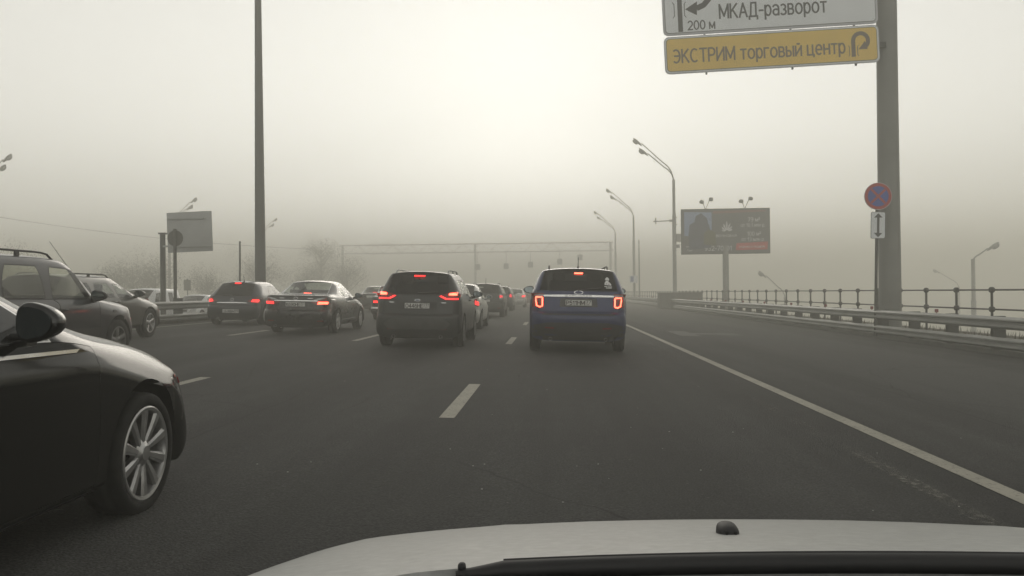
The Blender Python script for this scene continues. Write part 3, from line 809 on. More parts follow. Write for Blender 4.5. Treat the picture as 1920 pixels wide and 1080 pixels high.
for u0, u1, v in ((.515, .575, 1.352), (.590, .665, 1.345), (.545, .655, 1.322)):
    decal(c, 'sticker_line', [(u0, v - .006), (u1, v - .009), (u1, v + .006), (u0, v + .008)], 'rear', M['white'], .004, .002, .2, st)
roof_rails(c, -.35, 1.75, M['galv_dark'], .60, .07)
antenna(c, 0, -.30, .22)
exhaust(c, (-.55, .55)); handles(c, (1.30, 2.0 - .75), 1.02, M['plastic'])

# --- charcoal SUV in the next lane
S = dict(kind='suv', W=.915, H=1.640, ro=.93, wb=2.69, fo=.90, zc=.20, wr=.345, belt=(1.14, 1.02), zrw=1.12, zbump=.68, yD=-.80, yEb=-.52, yE=-.42, wre=.66, wt=.78,
         pillars=[('F', -.22, -.02), ('G', .42, .46), ('G2', .50, .52), ('H', 1.28, 1.22), ('H2', 1.38, 1.32)], windows=[('F', 'G'), ('G2', 'H'), ('H2', 'I')], doors=[('G2', 'H2'), ('H2', 'J')],
         yIb=2.22, yI=1.60, yJ=2.46, yJb=2.36, zcowl=1.06, zhf=.88, paint=P_GREY, glass_side=M['glass_clear'], gap=.005, zmir=1.13, ymir=2.10, mir=(.125, .085), wheel_mat='alloy_dull', dropE=.015, dropI=.03)
c = build_car('suv', 'charcoal SUV with V-shaped red tail lamps, left of the blue SUV', 'car', at(-2.85, 18.65), 0, S)
for s in (1, -1):
    f = (lambda p: p) if s > 0 else mir
    L = decal(c, 'tail_lamp', f([(.44, 1.105), (.60, 1.02), (.86, 1.02), (.90, 1.16), (.80, 1.205), (.64, 1.175)]), 'rear', M['redlens'], .014, .05, .05)
    decal(c, 'lit_upper', f([(.655, 1.120), (.815, 1.120), (.825, 1.185), (.665, 1.165)]), 'rear', M['brake_glow'], .022, .01, .05, L)
    decal(c, 'lit_bar', f([(.645, 1.030), (.845, 1.030), (.85, 1.062), (.645, 1.062)]), 'rear', M['tail_glow'], .022, .01, .05, L)
    decal(c, 'lit_blade', f([(.455, 1.100), (.59, 1.030), (.632, 1.030), (.632, 1.060), (.60, 1.062), (.50, 1.112)]), 'rear', M['tail_glow'], .022, .01, .05, L)
    decal(c, 'reflector', f([(.50, .395), (.62, .395), (.62, .42), (.50, .42)]), 'rear', M['redlens'], .008, .01)
decal(c, 'recess_shade', [(-.43, .815), (.43, .815), (.40, .975), (-.40, .975)], 'rear', M['plastic'], .004, .01, .06)  # shade of the tailgate indentation, laid on as a flat dark panel
decal(c, 'bumper_insert', [(-.60, .40), (.60, .40), (.70, .52), (.55, .625), (-.55, .625), (-.70, .52)], 'rear', mat('grey bumper plastic', (.055, .056, .054), .6), .010, .02, .08)
plate(c, .0, .895, 'О446НЕ', '777')
oval_badge(c, 0, 1.010, .12, .048, M['chrome'], inner=M['ad_figure'])
decal(c, 'high_brake_lamp', [(-.115, 1.515), (.115, 1.515), (.115, 1.540), (-.115, 1.540)], 'rear', M['tail_glow'], .05, .05)
for u in (-.60, .50):
    decal(c, 'model_lettering', [(u, .957), (u + .10, .957), (u + .10, .968), (u, .968)], 'rear', M['chrome'], .006, .004)
decal(c, 'lower_fascia', [(-.76, .23), (.76, .23), (.86, .40), (.72, .47), (-.72, .47), (-.86, .40)], 'rear', M['plastic'], .006, .02, .08)
rear_wiper(c, 0, .42, 1.165, 1.19)
roof_rails(c, -.25, 1.55, M['galv'], .565, .06)
exhaust(c, (-.50, .50)); handles(c, (1.2, 1.3), 1.0)

# --- black saloon with lit lamps
S = dict(kind='sedan', W=.91, H=1.455, ro=1.06, wb=2.775, fo=.98, zc=.17, wr=.33, belt=(1.00, .93), zrw=1.06, ztrunk=1.03, zbump=.62, yD=-.97, yD2=-.08, yEb=.12, yE=.62, wre=.62, wt=.74,
         pillars=[('G2', .36, .80), ('H', 1.22, 1.18), ('H2', 1.32, 1.27)], windows=[('G2', 'H'), ('H2', 'I')], doors=[('G2', 'H2'), ('H2', 'J')],
         yIb=2.06, yI=1.50, yJ=2.30, yJb=2.20, zcowl=.99, zhf=.74, paint=P_BLACK, glass_side=M['glass_clear'], glass_rear=M['glass_clear'], seat_dz=-.10, gap=.005, zmir=1.02, ymir=2.0, mir=(.11, .08), wheel_mat='alloy', spokes=5, double=True, trim=M['chrome'], rim=.014, dropE=.03)
c = build_car('sedan', 'black sedan with bright see-through rear window and chrome bar above its plate', 'car', at(-6.82, 23.35), 0, S)
for s in (1, -1):
    f = (lambda p: p) if s > 0 else mir
    L = decal(c, 'tail_lamp', f([(.42, .885), (.42, .845), (.60, .775), (.86, .79), (.895, .93), (.80, .99), (.62, .925)]), 'rear', M['redlens'], .012, .05, .05)
    decal(c, 'clear_band', f([(.46, .905), (.64, .915), (.80, .975), (.72, .985), (.58, .955)]), 'rear', M['clearlens'], .018, .01, .05, L)
    decal(c, 'lit_lamp', f([(.585, .800), (.83, .810), (.84, .868), (.60, .868)]), 'rear', M['brake_glow'] if s > 0 else M['tail_glow'], .020, .01, .05, L)
    decal(c, 'reflector', f([(.58, .345), (.74, .345), (.74, .375), (.58, .37)]), 'rear', M['redlens'], .008, .01)
decal(c, 'chrome_strip', [(-.60, .880), (.60, .880), (.58, .905), (-.58, .905)], 'rear', M['chrome'], .016, .02, .08)
oval_badge(c, 0, .955, .12, .075, M['chrome'], inner=P_BLACK)
for u in (-.44, .32): decal(c, 'model_lettering', [(u, .952), (u + .13, .952), (u + .13, .966), (u, .966)], 'rear', M['chrome'], .006, .004)
plate(c, .0, .795, 'К690НЕ', '777')
b = bm_new(); box(b, (0, .10, 1.085), (.20, .05, .028), None, .005); link('high_brake_lamp', b, M['brake_glow'], c['root'])
decal(c, 'lower_fascia', [(-.66, .20), (.66, .20), (.72, .30), (.50, .36), (-.50, .36), (-.72, .30)], 'rear', M['plastic'], .006, .02, .08)
exhaust(c, (-.55,)); handles(c, (1.05, 1.15), .86, M['chrome'])
for s in (1, -1): decal(c, 'side_moulding', [(.45, .36), (2.05, .36), (2.05, .385), (.45, .385)], 'right' if s > 0 else 'left', M['chrome'], .006, .01, .2)

# --- dark hatchback in the far lane
S = dict(kind='hatch', W=.875, H=1.44, ro=.80, wb=2.61, fo=.86, zc=.17, wr=.315, belt=(.98, .90), zrw=.93, zbump=.60, yD=-.66, yEb=-.36, yE=-.08, wre=.62, wt=.74,
         pillars=[('F', -.08, .30), ('G', .42, .55), ('G2', .48, .60), ('H', 1.16, 1.14), ('H2', 1.25, 1.22)], windows=[('G2', 'H'), ('H2', 'I')], doors=[('G2', 'H2'), ('H2', 'J')],
         yIb=1.98, yI=1.42, yJ=2.20, yJb=2.10, zcowl=.96, zhf=.72, paint=P_NAVY, glass_side=M['glass_tint'], gap=.005, zmir=1.0, ymir=1.9, mir=(.10, .075), wheel_mat='alloy', spokes=7, dropE=.05)
c = build_car('hatchback', 'dark slate hatchback with white plate low in its rear bumper, by the median barrier', 'car', at(-10.30, 27.7), 0, S)
for s in (1, -1):
    f = (lambda p: p) if s > 0 else mir
    L = decal(c, 'tail_lamp', f([(.48, .775), (.84, .70), (.865, .88), (.80, .93), (.66, .89)]), 'rear', M['redlens'], .012, .05, .05)
    decal(c, 'lit_lamp', f([(.62, .765), (.82, .755), (.82, .835), (.66, .84)]), 'rear', M['tail_glow'], .020, .01, .05, L)
decal(c, 'chrome_strip', [(-.50, .715), (.50, .715), (.46, .74), (0, .752), (-.46, .74)], 'rear', M['chrome'], .014, .02, .08)
oval_badge(c, 0, .83, .10, .10, M['chrome'], inner=P_NAVY)
plate(c, .0, .455, 'О698ВМ', '99')
decal(c, 'high_brake_lamp', [(-.10, 1.345), (.10, 1.345), (.10, 1.375), (-.10, 1.375)], 'rear', M['tail_glow'], .04, .04)
rear_wiper(c, -.02, -.36, .965, .99); antenna(c, .12, .02, .20, .3)
exhaust(c, (-.45,)); handles(c, (.98, 1.1), .86)
decal(c, 'lower_fascia', [(-.60, .20), (.60, .20), (.66, .32), (-.66, .32)], 'rear', M['plastic'], .006, .02, .08)

# --- boxy old saloon hidden behind the charcoal SUV
S = dict(kind='sedan', W=.82, H=1.43, ro=.95, wb=2.42, fo=.75, zc=.20, wr=.30, belt=(.93, .91), zrw=.97, ztrunk=.94, zbump=.52, yD=-.90, yD2=-.25, yEb=-.08, yE=.18, wre=.70, wt=.82, cr5=.8,
         pillars=[('G2', .10, .30), ('H', .86, .84), ('H2', .94, .92)], windows=[('G2', 'H'), ('H2', 'I')], doors=[('G2', 'H2'), ('H2', 'J')],
         yIb=1.65, yI=1.32, yJ=1.80, yJb=1.75, zcowl=.93, zhf=.80, paint=P_BLACK, glass_side=M['glass_tint'], glass_rear=M['glass_tint'], zmir=.98, mir=(.08, .06), wheel_mat='alloy_dull', interior=False)
c = build_car('sedan', 'boxy old black sedan with a triangle in its rear window, behind the charcoal SUV', 'car', at(-6.42, 34.4), 0, S)
for s in (1, -1):
    f = (lambda p: p) if s > 0 else mir
    L = decal(c, 'tail_lamp', f([(.38, .66), (.78, .66), (.78, .80), (.38, .80)]), 'rear', M['redlens'], .012, .04, .08)
    decal(c, 'lit_lamp', f([(.50, .70), (.68, .70), (.68, .775), (.50, .775)]), 'rear', M['tail_glow'], .020, .01, .08, L)
decal(c, 'chrome_bumper', [(-.76, .47), (.76, .47), (.76, .52), (-.76, .52)], 'rear', M['chrome'], .05, .05, .1)
tri = decal(c, 'warning_triangle', [(-.60, 1.17), (-.43, 1.17), (-.515, 1.31)], 'rear', M['sign_red'], .01, .004, .1)
decal(c, 'triangle_field', [(-.565, 1.19), (-.465, 1.19), (-.515, 1.272)], 'rear', M['white'], .013, .002, .1, tri)
text('triangle_letter', 'Ш', .05, M['black'], tri, Matrix.Translation((-.515, on_skin(c, -.515, 1.215, 'rear', .016).y, 1.215)) @ FACE_REAR)
plate(c, 0, .60)

# --- low dark saloon far ahead on the left
S = dict(kind='sedan', W=.90, H=1.42, ro=1.05, wb=2.75, fo=.9, zc=.17, wr=.32, belt=(.96, .90), zrw=1.02, ztrunk=1.00, zbump=.60, yD=-.98, yD2=-.05, yEb=.12, yE=.60, wre=.60, wt=.72,
         pillars=[('G2', .34, .78), ('H', 1.2, 1.16), ('H2', 1.28, 1.24)], windows=[('G2', 'H'), ('H2', 'I')], doors=[('G2', 'H2'), ('H2', 'J')],
         yIb=2.04, yI=1.48, yJ=2.26, yJb=2.16, zcowl=.96, zhf=.72, paint=P_BLACK, glass_side=M['glass_clear'], glass_rear=M['glass_clear'], zmir=1.0, mir=(.10, .075))
c = build_car('sedan', 'low black sedan in the fog between the black sedan and the boxy old sedan', 'car', at(-9.75, 46.6), 0, S)
b = bm_new(); box(b, (0, .08, 1.06), (.30, .05, .03)); link('high_brake_lamp', b, M['tail_glow'], c['root'])
decal(c, 'chrome_strip', [(-.55, .40), (.55, .40), (.55, .45), (-.55, .45)], 'rear', M['chrome'], .02, .02, .1)
plate(c, 0, .84)
for s in (1, -1):
    f = (lambda p: p) if s > 0 else mir
    decal(c, 'tail_lamp', f([(.52, .76), (.85, .76), (.87, .90), (.56, .88)]), 'rear', M['redlens'], .012, .04, .08)

# --- silver saloon peeking out past the charcoal SUV
S = dict(kind='sedan', W=.86, H=1.47, ro=.95, wb=2.60, fo=.85, zc=.18, wr=.31, belt=(.99, .91), zrw=1.06, ztrunk=1.04, zbump=.60, yD=-.88, yD2=-.10, yEb=.08, yE=.50, wre=.64, wt=.76,
         pillars=[('G2', .28, .66), ('H', 1.1, 1.06), ('H2', 1.2, 1.15)], windows=[('G2', 'H'), ('H2', 'I')], doors=[('G2', 'H2'), ('H2', 'J')],
         yIb=1.92, yI=1.36, yJ=2.14, yJb=2.04, zcowl=.98, zhf=.74, paint=P_SILVER, glass_side=M['glass_tint'], glass_rear=M['glass_tint'], zmir=1.02, mir=(.10, .075), gap=.005)
c = build_car('sedan', 'silver sedan with one red tail lamp showing past the charcoal SUV', 'car', at(-3.12, 27.4), 0, S)
for s in (1, -1):
    f = (lambda p: p) if s > 0 else mir
    L = decal(c, 'tail_lamp', f([(.60, .78), (.82, .72), (.85, .86), (.78, 1.0), (.66, .96)]), 'rear', M['redlens'], .012, .06, .05)
    decal(c, 'lit_lamp', f([(.70, .80), (.81, .77), (.80, .88), (.70, .92)]), 'rear', M['tail_glow'], .020, .01, .05, L)
plate(c, 0, .82); handles(c, (.95, 1.1), .88)

# --- small dark SUVs further up the lane
S = dict(kind='suv', W=.91, H=1.60, ro=.82, wb=2.67, fo=.82, zc=.22, wr=.335, belt=(1.08, 1.02), zrw=1.12, zbump=.68, yD=-.72, yEb=-.44, yE=-.28, wre=.68, wt=.80,
         pillars=[('F', -.2, -.02), ('G', .40, .44), ('G2', .47, .5), ('H', 1.22, 1.18), ('H2', 1.30, 1.26)], windows=[('F', 'G'), ('G2', 'H'), ('H2', 'I')], doors=[('G2', 'H2'), ('H2', 'J')],
         yIb=2.10, yI=1.6, yJ=2.30, yJb=2.2, zcowl=1.06, zhf=.88, paint=P_NAVY, glass_side=M['glass_tint'], zmir=1.12, mir=(.10, .075))
c = build_car('suv', 'dark green-grey SUV with pale roof rails and short antenna, ahead of the silver sedan', 'car', at(-3.20, 40.8), 0, dict(S, paint=P_GREY))
for s in (1, -1):
    f = (lambda p: p) if s > 0 else mir
    L = decal(c, 'tail_lamp', f([(.70, .86), (.86, .84), (.88, 1.12), (.70, 1.12)]), 'rear', M['clearlens'], .012, .05, .08)
    decal(c, 'lit_lamp', f([(.71, .93), (.85, .93), (.85, 1.04), (.71, 1.04)]), 'rear', M['brake_soft'], .020, .01, .08, L)
    decal(c, 'reflector', f([(.62, .42), (.76, .42), (.76, .46), (.62, .46)]), 'rear', M['redlens'], .008, .01)
roof_rails(c, -.25, 1.5, M['galv'], .58, .06); antenna(c, 0, -.05, .26); plate(c, 0, .78)
decal(c, 'window_sticker', [(-.52, 1.36), (-.06, 1.38), (-.12, 1.43), (-.42, 1.45)], 'rear', M['beige'], .004, .003, .1)
c = build_car('suv', 'dark slate SUV half hidden beyond the green-grey SUV with roof rails', 'car', at(-3.42, 54.6), 0, dict(S, H=1.57))
for s in (1, -1):
    f = (lambda p: p) if s > 0 else mir
    decal(c, 'tail_lamp', f([(.70, .88), (.86, .86), (.87, 1.06), (.72, 1.06)]), 'rear', M['brake_soft'], .012, .05, .08)
roof_rails(c, -.2, 1.4, M['galv'], .58, .06); plate(c, 0, .78)

# --- pale saloon and red car at the head of the queue
S = dict(kind='sedan', W=.87, H=1.46, ro=.98, wb=2.65, fo=.85, zc=.18, wr=.31, belt=(.98, .92), zrw=1.06, ztrunk=1.03, zbump=.60, yD=-.90, yD2=-.1, yEb=.08, yE=.52, wre=.64, wt=.76,
         pillars=[('G2', .3, .68), ('H', 1.1, 1.06), ('H2', 1.2, 1.15)], windows=[('G2', 'H'), ('H2', 'I')], doors=[('G2', 'H2'), ('H2', 'J')],
         yIb=1.95, yI=1.4, yJ=2.18, yJb=2.08, zcowl=.98, zhf=.74, paint=P_SILVER, glass_side=M['glass_tint'], glass_rear=M['glass_tint'], zmir=1.02, mir=(.10, .075), interior=False)
c = build_car('sedan', 'pale silver sedan far ahead in the fog beside the blue SUV', 'car', at(-2.95, 67), 0, S)
for s in (1, -1):
    f = (lambda p: p) if s > 0 else mir
    decal(c, 'tail_lamp', f([(.58, .82), (.84, .80), (.86, .94), (.62, .93)]), 'rear', M['tail_glow'], .012, .05, .08)
plate(c, 0, .50)
c = build_car('sedan', 'reddish sedan furthest ahead, barely visible past the pale silver sedan', 'car', at(-2.55, 80), 0, dict(S, paint=P_RED, H=1.52))
for s in (1, -1):
    f = (lambda p: p) if s > 0 else mir
    decal(c, 'tail_lamp', f([(.58, .82), (.84, .80), (.86, .94), (.62, .93)]), 'rear', M['tail_glow'], .012, .05, .08)

# --- slate SUV on the left
S = dict(kind='suv', W=.885, H=1.635, ro=.80, wb=2.64, fo=.80, zc=.24, wr=.345, belt=(1.015, 1.0), zrw=1.04, zbump=.68, yD=-.74, yEb=-.62, yE=-.55, wre=.74, wt=.865, arch=.41, cr5=.75,
         pillars=[('F', -.52, -.46), ('G', -.30, -.26), ('G2', -.22, -.18), ('H', .74, .68), ('H2', .85, .79)], windows=[('F', 'G'), ('G2', 'H'), ('H2', 'I')], doors=[('G2', 'H2'), ('H2', 'J')],
         yIb=1.90, yI=1.36, yJ=2.10, yJb=2.00, zcowl=1.0, zhf=.87, ztop=.07, seat_dz=-.38, paint=P_SLATE, glass_side=glass('light car glass', (.92, .90, .80)), gap=.006, zmir=1.05, ymir=1.82, mir=(.12, .085), mirror_mat=M['plastic'], level=3, rim=.02)
c = build_car('suv', 'slate blue SUV with black roof rails and tall raked antenna, seen from its side', 'car', at(-7.73, 10.55), 0, S)
roof_rails(c, -.45, 1.15, M['plastic'], .66, .07)
p = on_skin(c, .70, 1.72, 'top'); b = bm_new(); tube(b, [(.70, 1.72, p.z - .01), (.60, 1.18, p.z + .52)], [.006, .003], 6); link('antenna', b, M['plastic'], c['root'], 60)
handles(c, (.80, 1.08), .86, M['plastic'])
plate(c, 0, .82)
decal(c, 'side_moulding', [(.42, .50), (2.1, .50), (2.1, .58), (.42, .58)], 'right', M['plastic'], .012, .02, .15)
decal(c, 'side_repeater', [(2.46, .80), (2.58, .80), (2.58, .84), (2.46, .84)], 'right', M['plastic'], .008, .01, .1)
decal(c, 'headlamp', [(.52, .70), (.86, .68), (.87, .84), (.56, .84)], 'front', M['clearlens'], .012, .06, .06)
for s, k in ((1, 'right'), (-1, 'left')): decal(c, 'tail_lamp', [(-.78, .78), (-.66, .78), (-.66, 1.0), (-.74, 1.0)], k, M['redlens'], .01, .02, .1)

# --- taupe estate beyond it
S = dict(kind='hatch', W=.92, H=1.45, ro=.95, wb=2.80, fo=.88, zc=.20, wr=.34, belt=(.96, .93), zrw=1.0, zbump=.64, yD=-.85, yEb=-.58, yE=-.30, wre=.62, wt=.75,
         pillars=[('F', -.35, -.1), ('G', .35, .42), ('G2', .42, .48), ('H', 1.24, 1.2), ('H2', 1.34, 1.28)], windows=[('F', 'G'), ('G2', 'H'), ('H2', 'I')], doors=[('G2', 'H2'), ('H2', 'J')],
         yIb=2.12, yI=1.52, yJ=2.36, yJb=2.26, zcowl=.985, zhf=.76, paint=P_TAUPE, gap=.005, zmir=1.03, ymir=2.02, mir=(.12, .085), wheel_mat='alloy', spokes=5, trim=M['trim'])
c = build_car('estate_car', 'taupe estate car with silver roof rails, beyond the slate blue SUV', 'car', at(-10.50, 17.15), 0, S)
roof_rails(c, -.15, 1.5, M['galv_dark'], .55, .05)
handles(c, (1.1, 1.25), .86); decal(c, 'headlamp', [(.56, .58), (.86, .56), (.88, .74), (.62, .74)], 'front', M['clearlens'], .012, .06, .06)

# --- glossy black saloon alongside, nearest
S = dict(kind='sedan', W=.91, H=1.475, ro=1.05, wb=2.80, fo=.90, zc=.15, wr=.330, arch=.405, rimr=.252, belt=(.99, .955), zrw=1.05, ztrunk=1.03, zbump=.62, yD=-.97, yD2=-.10, yEb=.10, yE=.60, wre=.60, wt=.735,
         pillars=[('G2', .34, .78), ('H', 1.0, .92), ('H2', 1.10, 1.02)], windows=[('G2', 'H'), ('H2', 'I')], doors=[('G2', 'H2'), ('H2', 'J')],
         yIb=2.08, yI=1.46, yJ=2.30, yJb=2.24, zcowl=1.01, zhf=.735, paint=P_BLACK2, glass_side=M['glass_tint'], gap=.004, zmir=1.07, ymir=1.66, mir=(.092, .085), mirror_mat=P_BLACK, wheel_mat='alloy', spokes=10, level=3, trim=M['chrome'], rim=.009, cr4=.5, cr5=.3)
c = build_car('sedan', 'glossy black sedan alongside with ten-spoke alloy wheel and chrome window trim, nearest car', 'car', (-3.12, 1.75, gz(-3.12) - .02), 0, S)
handles(c, (.85, 1.0), .80, M['chrome'])
decal(c, 'headlamp', [(.52, .60), (.86, .58), (.895, .70), (.62, .73)], 'front', M['clearlens'], .006, .06, .04)
decal(c, 'side_repeater', [(3.34, .655), (3.42, .645), (3.44, .675), (3.36, .69)], 'right', M['redlens'], .008, .01, .05)
for s, v in ((1, 'right'), (-1, 'left')):
    decal(c, 'chrome_sill_strip', [(.2, .947), (2.12, .925), (2.16, .940), (.2, .963)], v, M['chrome'], .008, .015, .12)
    decal(c, 'side_skirt', [(.45, .20), (2.33, .20), (2.33, .235), (.45, .235)], v, M['plastic'], .012, .03, .2)
decal(c, 'grille', [(-.42, .50), (.42, .50), (.46, .66), (-.46, .66)], 'front', M['plastic'], .01, .03, .08)

# --- oncoming traffic beyond the median
S = dict(kind='suv', W=.89, H=1.76, ro=.80, wb=2.70, fo=.85, zc=.19, wr=.32, belt=(1.08, 1.02), zrw=1.10, zbump=.66, yD=-.76, yEb=-.66, yE=-.60, wre=.70, wt=.82,
         pillars=[('F', .2, .25), ('G', .72, .72), ('G2', .85, .85), ('H', 1.2, 1.16), ('H2', 1.28, 1.25)], windows=[('F', 'G'), ('H2', 'I')], doors=[('H2', 'J')],
         yIb=2.30, yI=1.85, yJ=2.62, yJb=2.5, zcowl=1.08, zhf=.86, paint=P_WHITE, glass_front=M['glass_tint'], glass_side=M['glass_tint'], zmir=1.15, mir=(.10, .12), mirror_mat=M['plastic'])
def oncoming(c, on):
    for s in (1, -1):
        f = (lambda p: p) if s > 0 else mir
        z = c['S']['zhf'] - .10; L = decal(c, 'headlamp', f([(.50, z - .08), (.84, z - .07), (.84, z + .08), (.60, z + .07)]), 'front', M['clearlens'], .012, .06, .08)
        if on: decal(c, 'lit_bulb', f(circle(.68, z, .055, 14)), 'front', M['head_glow'], .02, .01, .2, L)
    decal(c, 'grille', [(-.40, z - .07), (.40, z - .07), (.44, z + .05), (-.44, z + .05)], 'front', M['plastic'], .01, .03, .08)
c = build_car('van', 'small white van on the opposite carriageway behind the sign posts', 'van', (-19.5, 41.6, -.14), math.pi, S, tilt=0); oncoming(c, False)
S = dict(kind='sedan', W=.88, H=1.44, ro=.98, wb=2.65, fo=.85, zc=.18, wr=.31, belt=(.96, .92), zrw=1.04, ztrunk=1.0, zbump=.60, yD=-.90, yD2=-.1, yEb=.08, yE=.52, wre=.64, wt=.76,
         pillars=[('G2', .3, .68), ('H', 1.1, 1.06), ('H2', 1.2, 1.15)], windows=[('G2', 'H'), ('H2', 'I')], doors=[('G2', 'H2'), ('H2', 'J')],
         yIb=1.95, yI=1.4, yJ=2.18, yJb=2.08, zcowl=.98, zhf=.74, paint=P_WHITE, glass_front=M['glass_tint'], glass_side=M['glass_tint'], zmir=1.02, mir=(.10, .075))
c = build_car('sedan', 'white sedan coming the other way beyond the median barrier, right of the round sign post', 'car', (-18.75, 45.5, -.14), math.pi, S, tilt=0); oncoming(c, False)
S2 = dict(S, paint=P_SILVER, H=1.58, belt=(1.05, 1.0), zrw=1.1, ztrunk=1.05, zcowl=1.04, zhf=.86)
c = build_car('sedan', 'pale oncoming car with headlights lit, half hidden behind the dark slate hatchback', 'car', (-20.3, 53.8, -.14), math.pi, S2, tilt=0); oncoming(c, True)

# --- the white car the picture is taken from: bonnet, wings and wiper
def own_car():
    cx = .36
    root = thing('white_car', 'white bonnet with black washer nozzle and dark wiper along the bottom edge', 'car', (cx, 0, gz(cx)))
    dz = -gz(cx)
    def ht(x, y):
        s = y - .90
        z = .939 - .170 * s - .050 * s * s - .050 * x * x - .045 * abs(x) ** 4
        if y > 1.62: z -= 1.5 * (y - 1.62) ** 2
        if abs(x) > .70: z -= 1.5 * (abs(x) - .70) ** 2
        cr = max(0, 1 - abs(abs(x) - .50 + .06 * s) / .05); z += .0015 * cr * cr       # pressed crease
        return z + dz
    def edge(x): return .925 - .14 * max(0, min(1, (abs(x) - .42) / .3)) ** 1.5
    b = bm_new(); nx, ny = 60, 44; rows = []
    for j in range(ny + 1):
        v = j / ny; row = []
        for i in range(nx + 1):
            x = lerp(-.80, .80, i / nx); y0 = edge(x); y1 = 1.90 - .34 * (abs(x) / .8) ** 2.2
            y = lerp(y0, y1, v); row.append(b.verts.new((x, y, ht(x, y))))
        rows.append(row)
    for j in range(ny):
        for i in range(nx): b.faces.new((rows[j][i], rows[j][i + 1], rows[j + 1][i + 1], rows[j + 1][i]))
    r = bmesh.ops.extrude_face_region(b, geom=[e for e in b.edges if e.is_boundary])
    for g in r['geom']:
        if isinstance(g, bmesh.types.BMVert): g.co.z -= .025
    P_OWN = mat('own white paint', (.44, .45, .445), .42, 0, .2, 55, coat=.35, col2=(.60, .61, .60))
    link('bonnet', b, P_OWN, root, 50)
    for s in (1, -1):
        b = bm_new(); rows = []
        for j in range(25):
            v = j / 24; y = lerp(.70, 1.56, v); row = []
            for k, (dx, z) in enumerate(((.0, None), (.05, -.03), (.085, -.10), (.10, -.25), (.09, -.45))):
                xx = .806 + dx * (1 - max(0, y - 1.2) * 1.2); yb = y - .16 * (dx / .1) * max(0, y - 1.2)
                row.append(b.verts.new((s * xx, yb, ht(.80, min(y, 1.56)) - .004 + (z or 0))))
            rows.append(row)
        for j in range(24):
            for k in range(4): b.faces.new((rows[j][k], rows[j][k + 1], rows[j + 1][k + 1], rows[j + 1][k]))
        link('wing', b, P_OWN, root, 60)
    b = bm_new()
    pts = [(x, 1.90 - .34 * (abs(x) / .8) ** 2.2 + .01) for x in [lerp(-.84, .84, q / 20) for q in range(21)]]
    for lo, hi, m_ in (((-.02), (-.42), 0),):
        A = [b.verts.new((x, y, ht(x, y - .02) - .03)) for x, y in pts]; B_ = [b.verts.new((x, y + .05, ht(x, y - .02) - .22)) for x, y in pts]; C_ = [b.verts.new((x, y + .02, .22)) for x, y in pts]
        for i in range(20):
            b.faces.new((A[i], A[i + 1], B_[i + 1], B_[i])); b.faces.new((B_[i], B_[i + 1], C_[i + 1], C_[i]))
    link('front_bumper', b, P_OWN, root, 60)
    b = bm_new()                                              # washer nozzle
    x0, y0 = -.120, 1.20; z0 = ht(x0, y0)
    def fn(p): return Vector((p.x, p.y, max(p.z, -.006)))
    ellipsoid(b, (x0, y0, z0), (.0145, .026, .0145), .72, 20, 12, fn=fn)
    no = link('washer_nozzle', b, M['plastic'], root, 60)
    b = bm_new()
    for d in (-.006, .006): ellipsoid(b, (x0 + d, y0 - .024, z0 + .007), (.0025, .005, .0025), 1, 8, 6)
    link('jet', b, M['steel_dark'], no, 60)
    b = bm_new()                                              # black scuttle below the windscreen
    rows = []
    for i in range(41):
        x = lerp(-.78, .78, i / 40); e = edge(x)
        rows.append([b.verts.new((x, e - .012, ht(x, e) - .022)), b.verts.new((x, e - .07, ht(x, e) - .030)), b.verts.new((x, e - .22, ht(x, e) + .015)), b.verts.new((x, e - .24, ht(x, e) - .06))])
    for i in range(40):
        for k in range(3): b.faces.new((rows[i][k], rows[i + 1][k], rows[i + 1][k + 1], rows[i][k + 1]))
    link('scuttle', b, M['plastic'], root, 40)
    b = bm_new()
    pts = []
    for q in range(25):
        x = lerp(-.465, .74, q / 24); e = edge(x); pts.append((x, e - .016, ht(x, e) - .001))
    tube(b, pts, [.004] + [.011] * 23 + [.008], 8)
    pts2 = [(x, y + .003, z + .008) for x, y, z in pts[1:]]
    tube(b, pts2, .004, 6)
    ellipsoid(b, (pts[0][0] + .006, pts[0][1] + .006, pts[0][2] + .006), (.0045, .006, .005), .8, 12, 8)
    link('wiper', b, M['plastic'], root, 50)
own_car()
# ------------------------------------------------------------------ ground and roads
def strip(name, prof, y0, y1, material, parent=None, kind='structure', ny=1):
    b = bm_new(); rows = []
    for j in range(ny + 1):
        y = lerp(y0, y1, j / ny); rows.append([b.verts.new((x, y, z)) for x, z in prof])
    for j in range(ny):
        for i in range(len(prof) - 1): b.faces.new((rows[j][i], rows[j][i + 1], rows[j + 1][i + 1], rows[j + 1][i]))
    for f in b.faces:
        f.normal_update()
        if f.normal.z < 0: f.normal_flip()
    me = bpy.data.meshes.new(name); b.to_mesh(me); b.free(); me.materials.append(material)
    o = link_mesh(name, me, parent)
    if kind and not parent: o['kind'] = kind
    return o

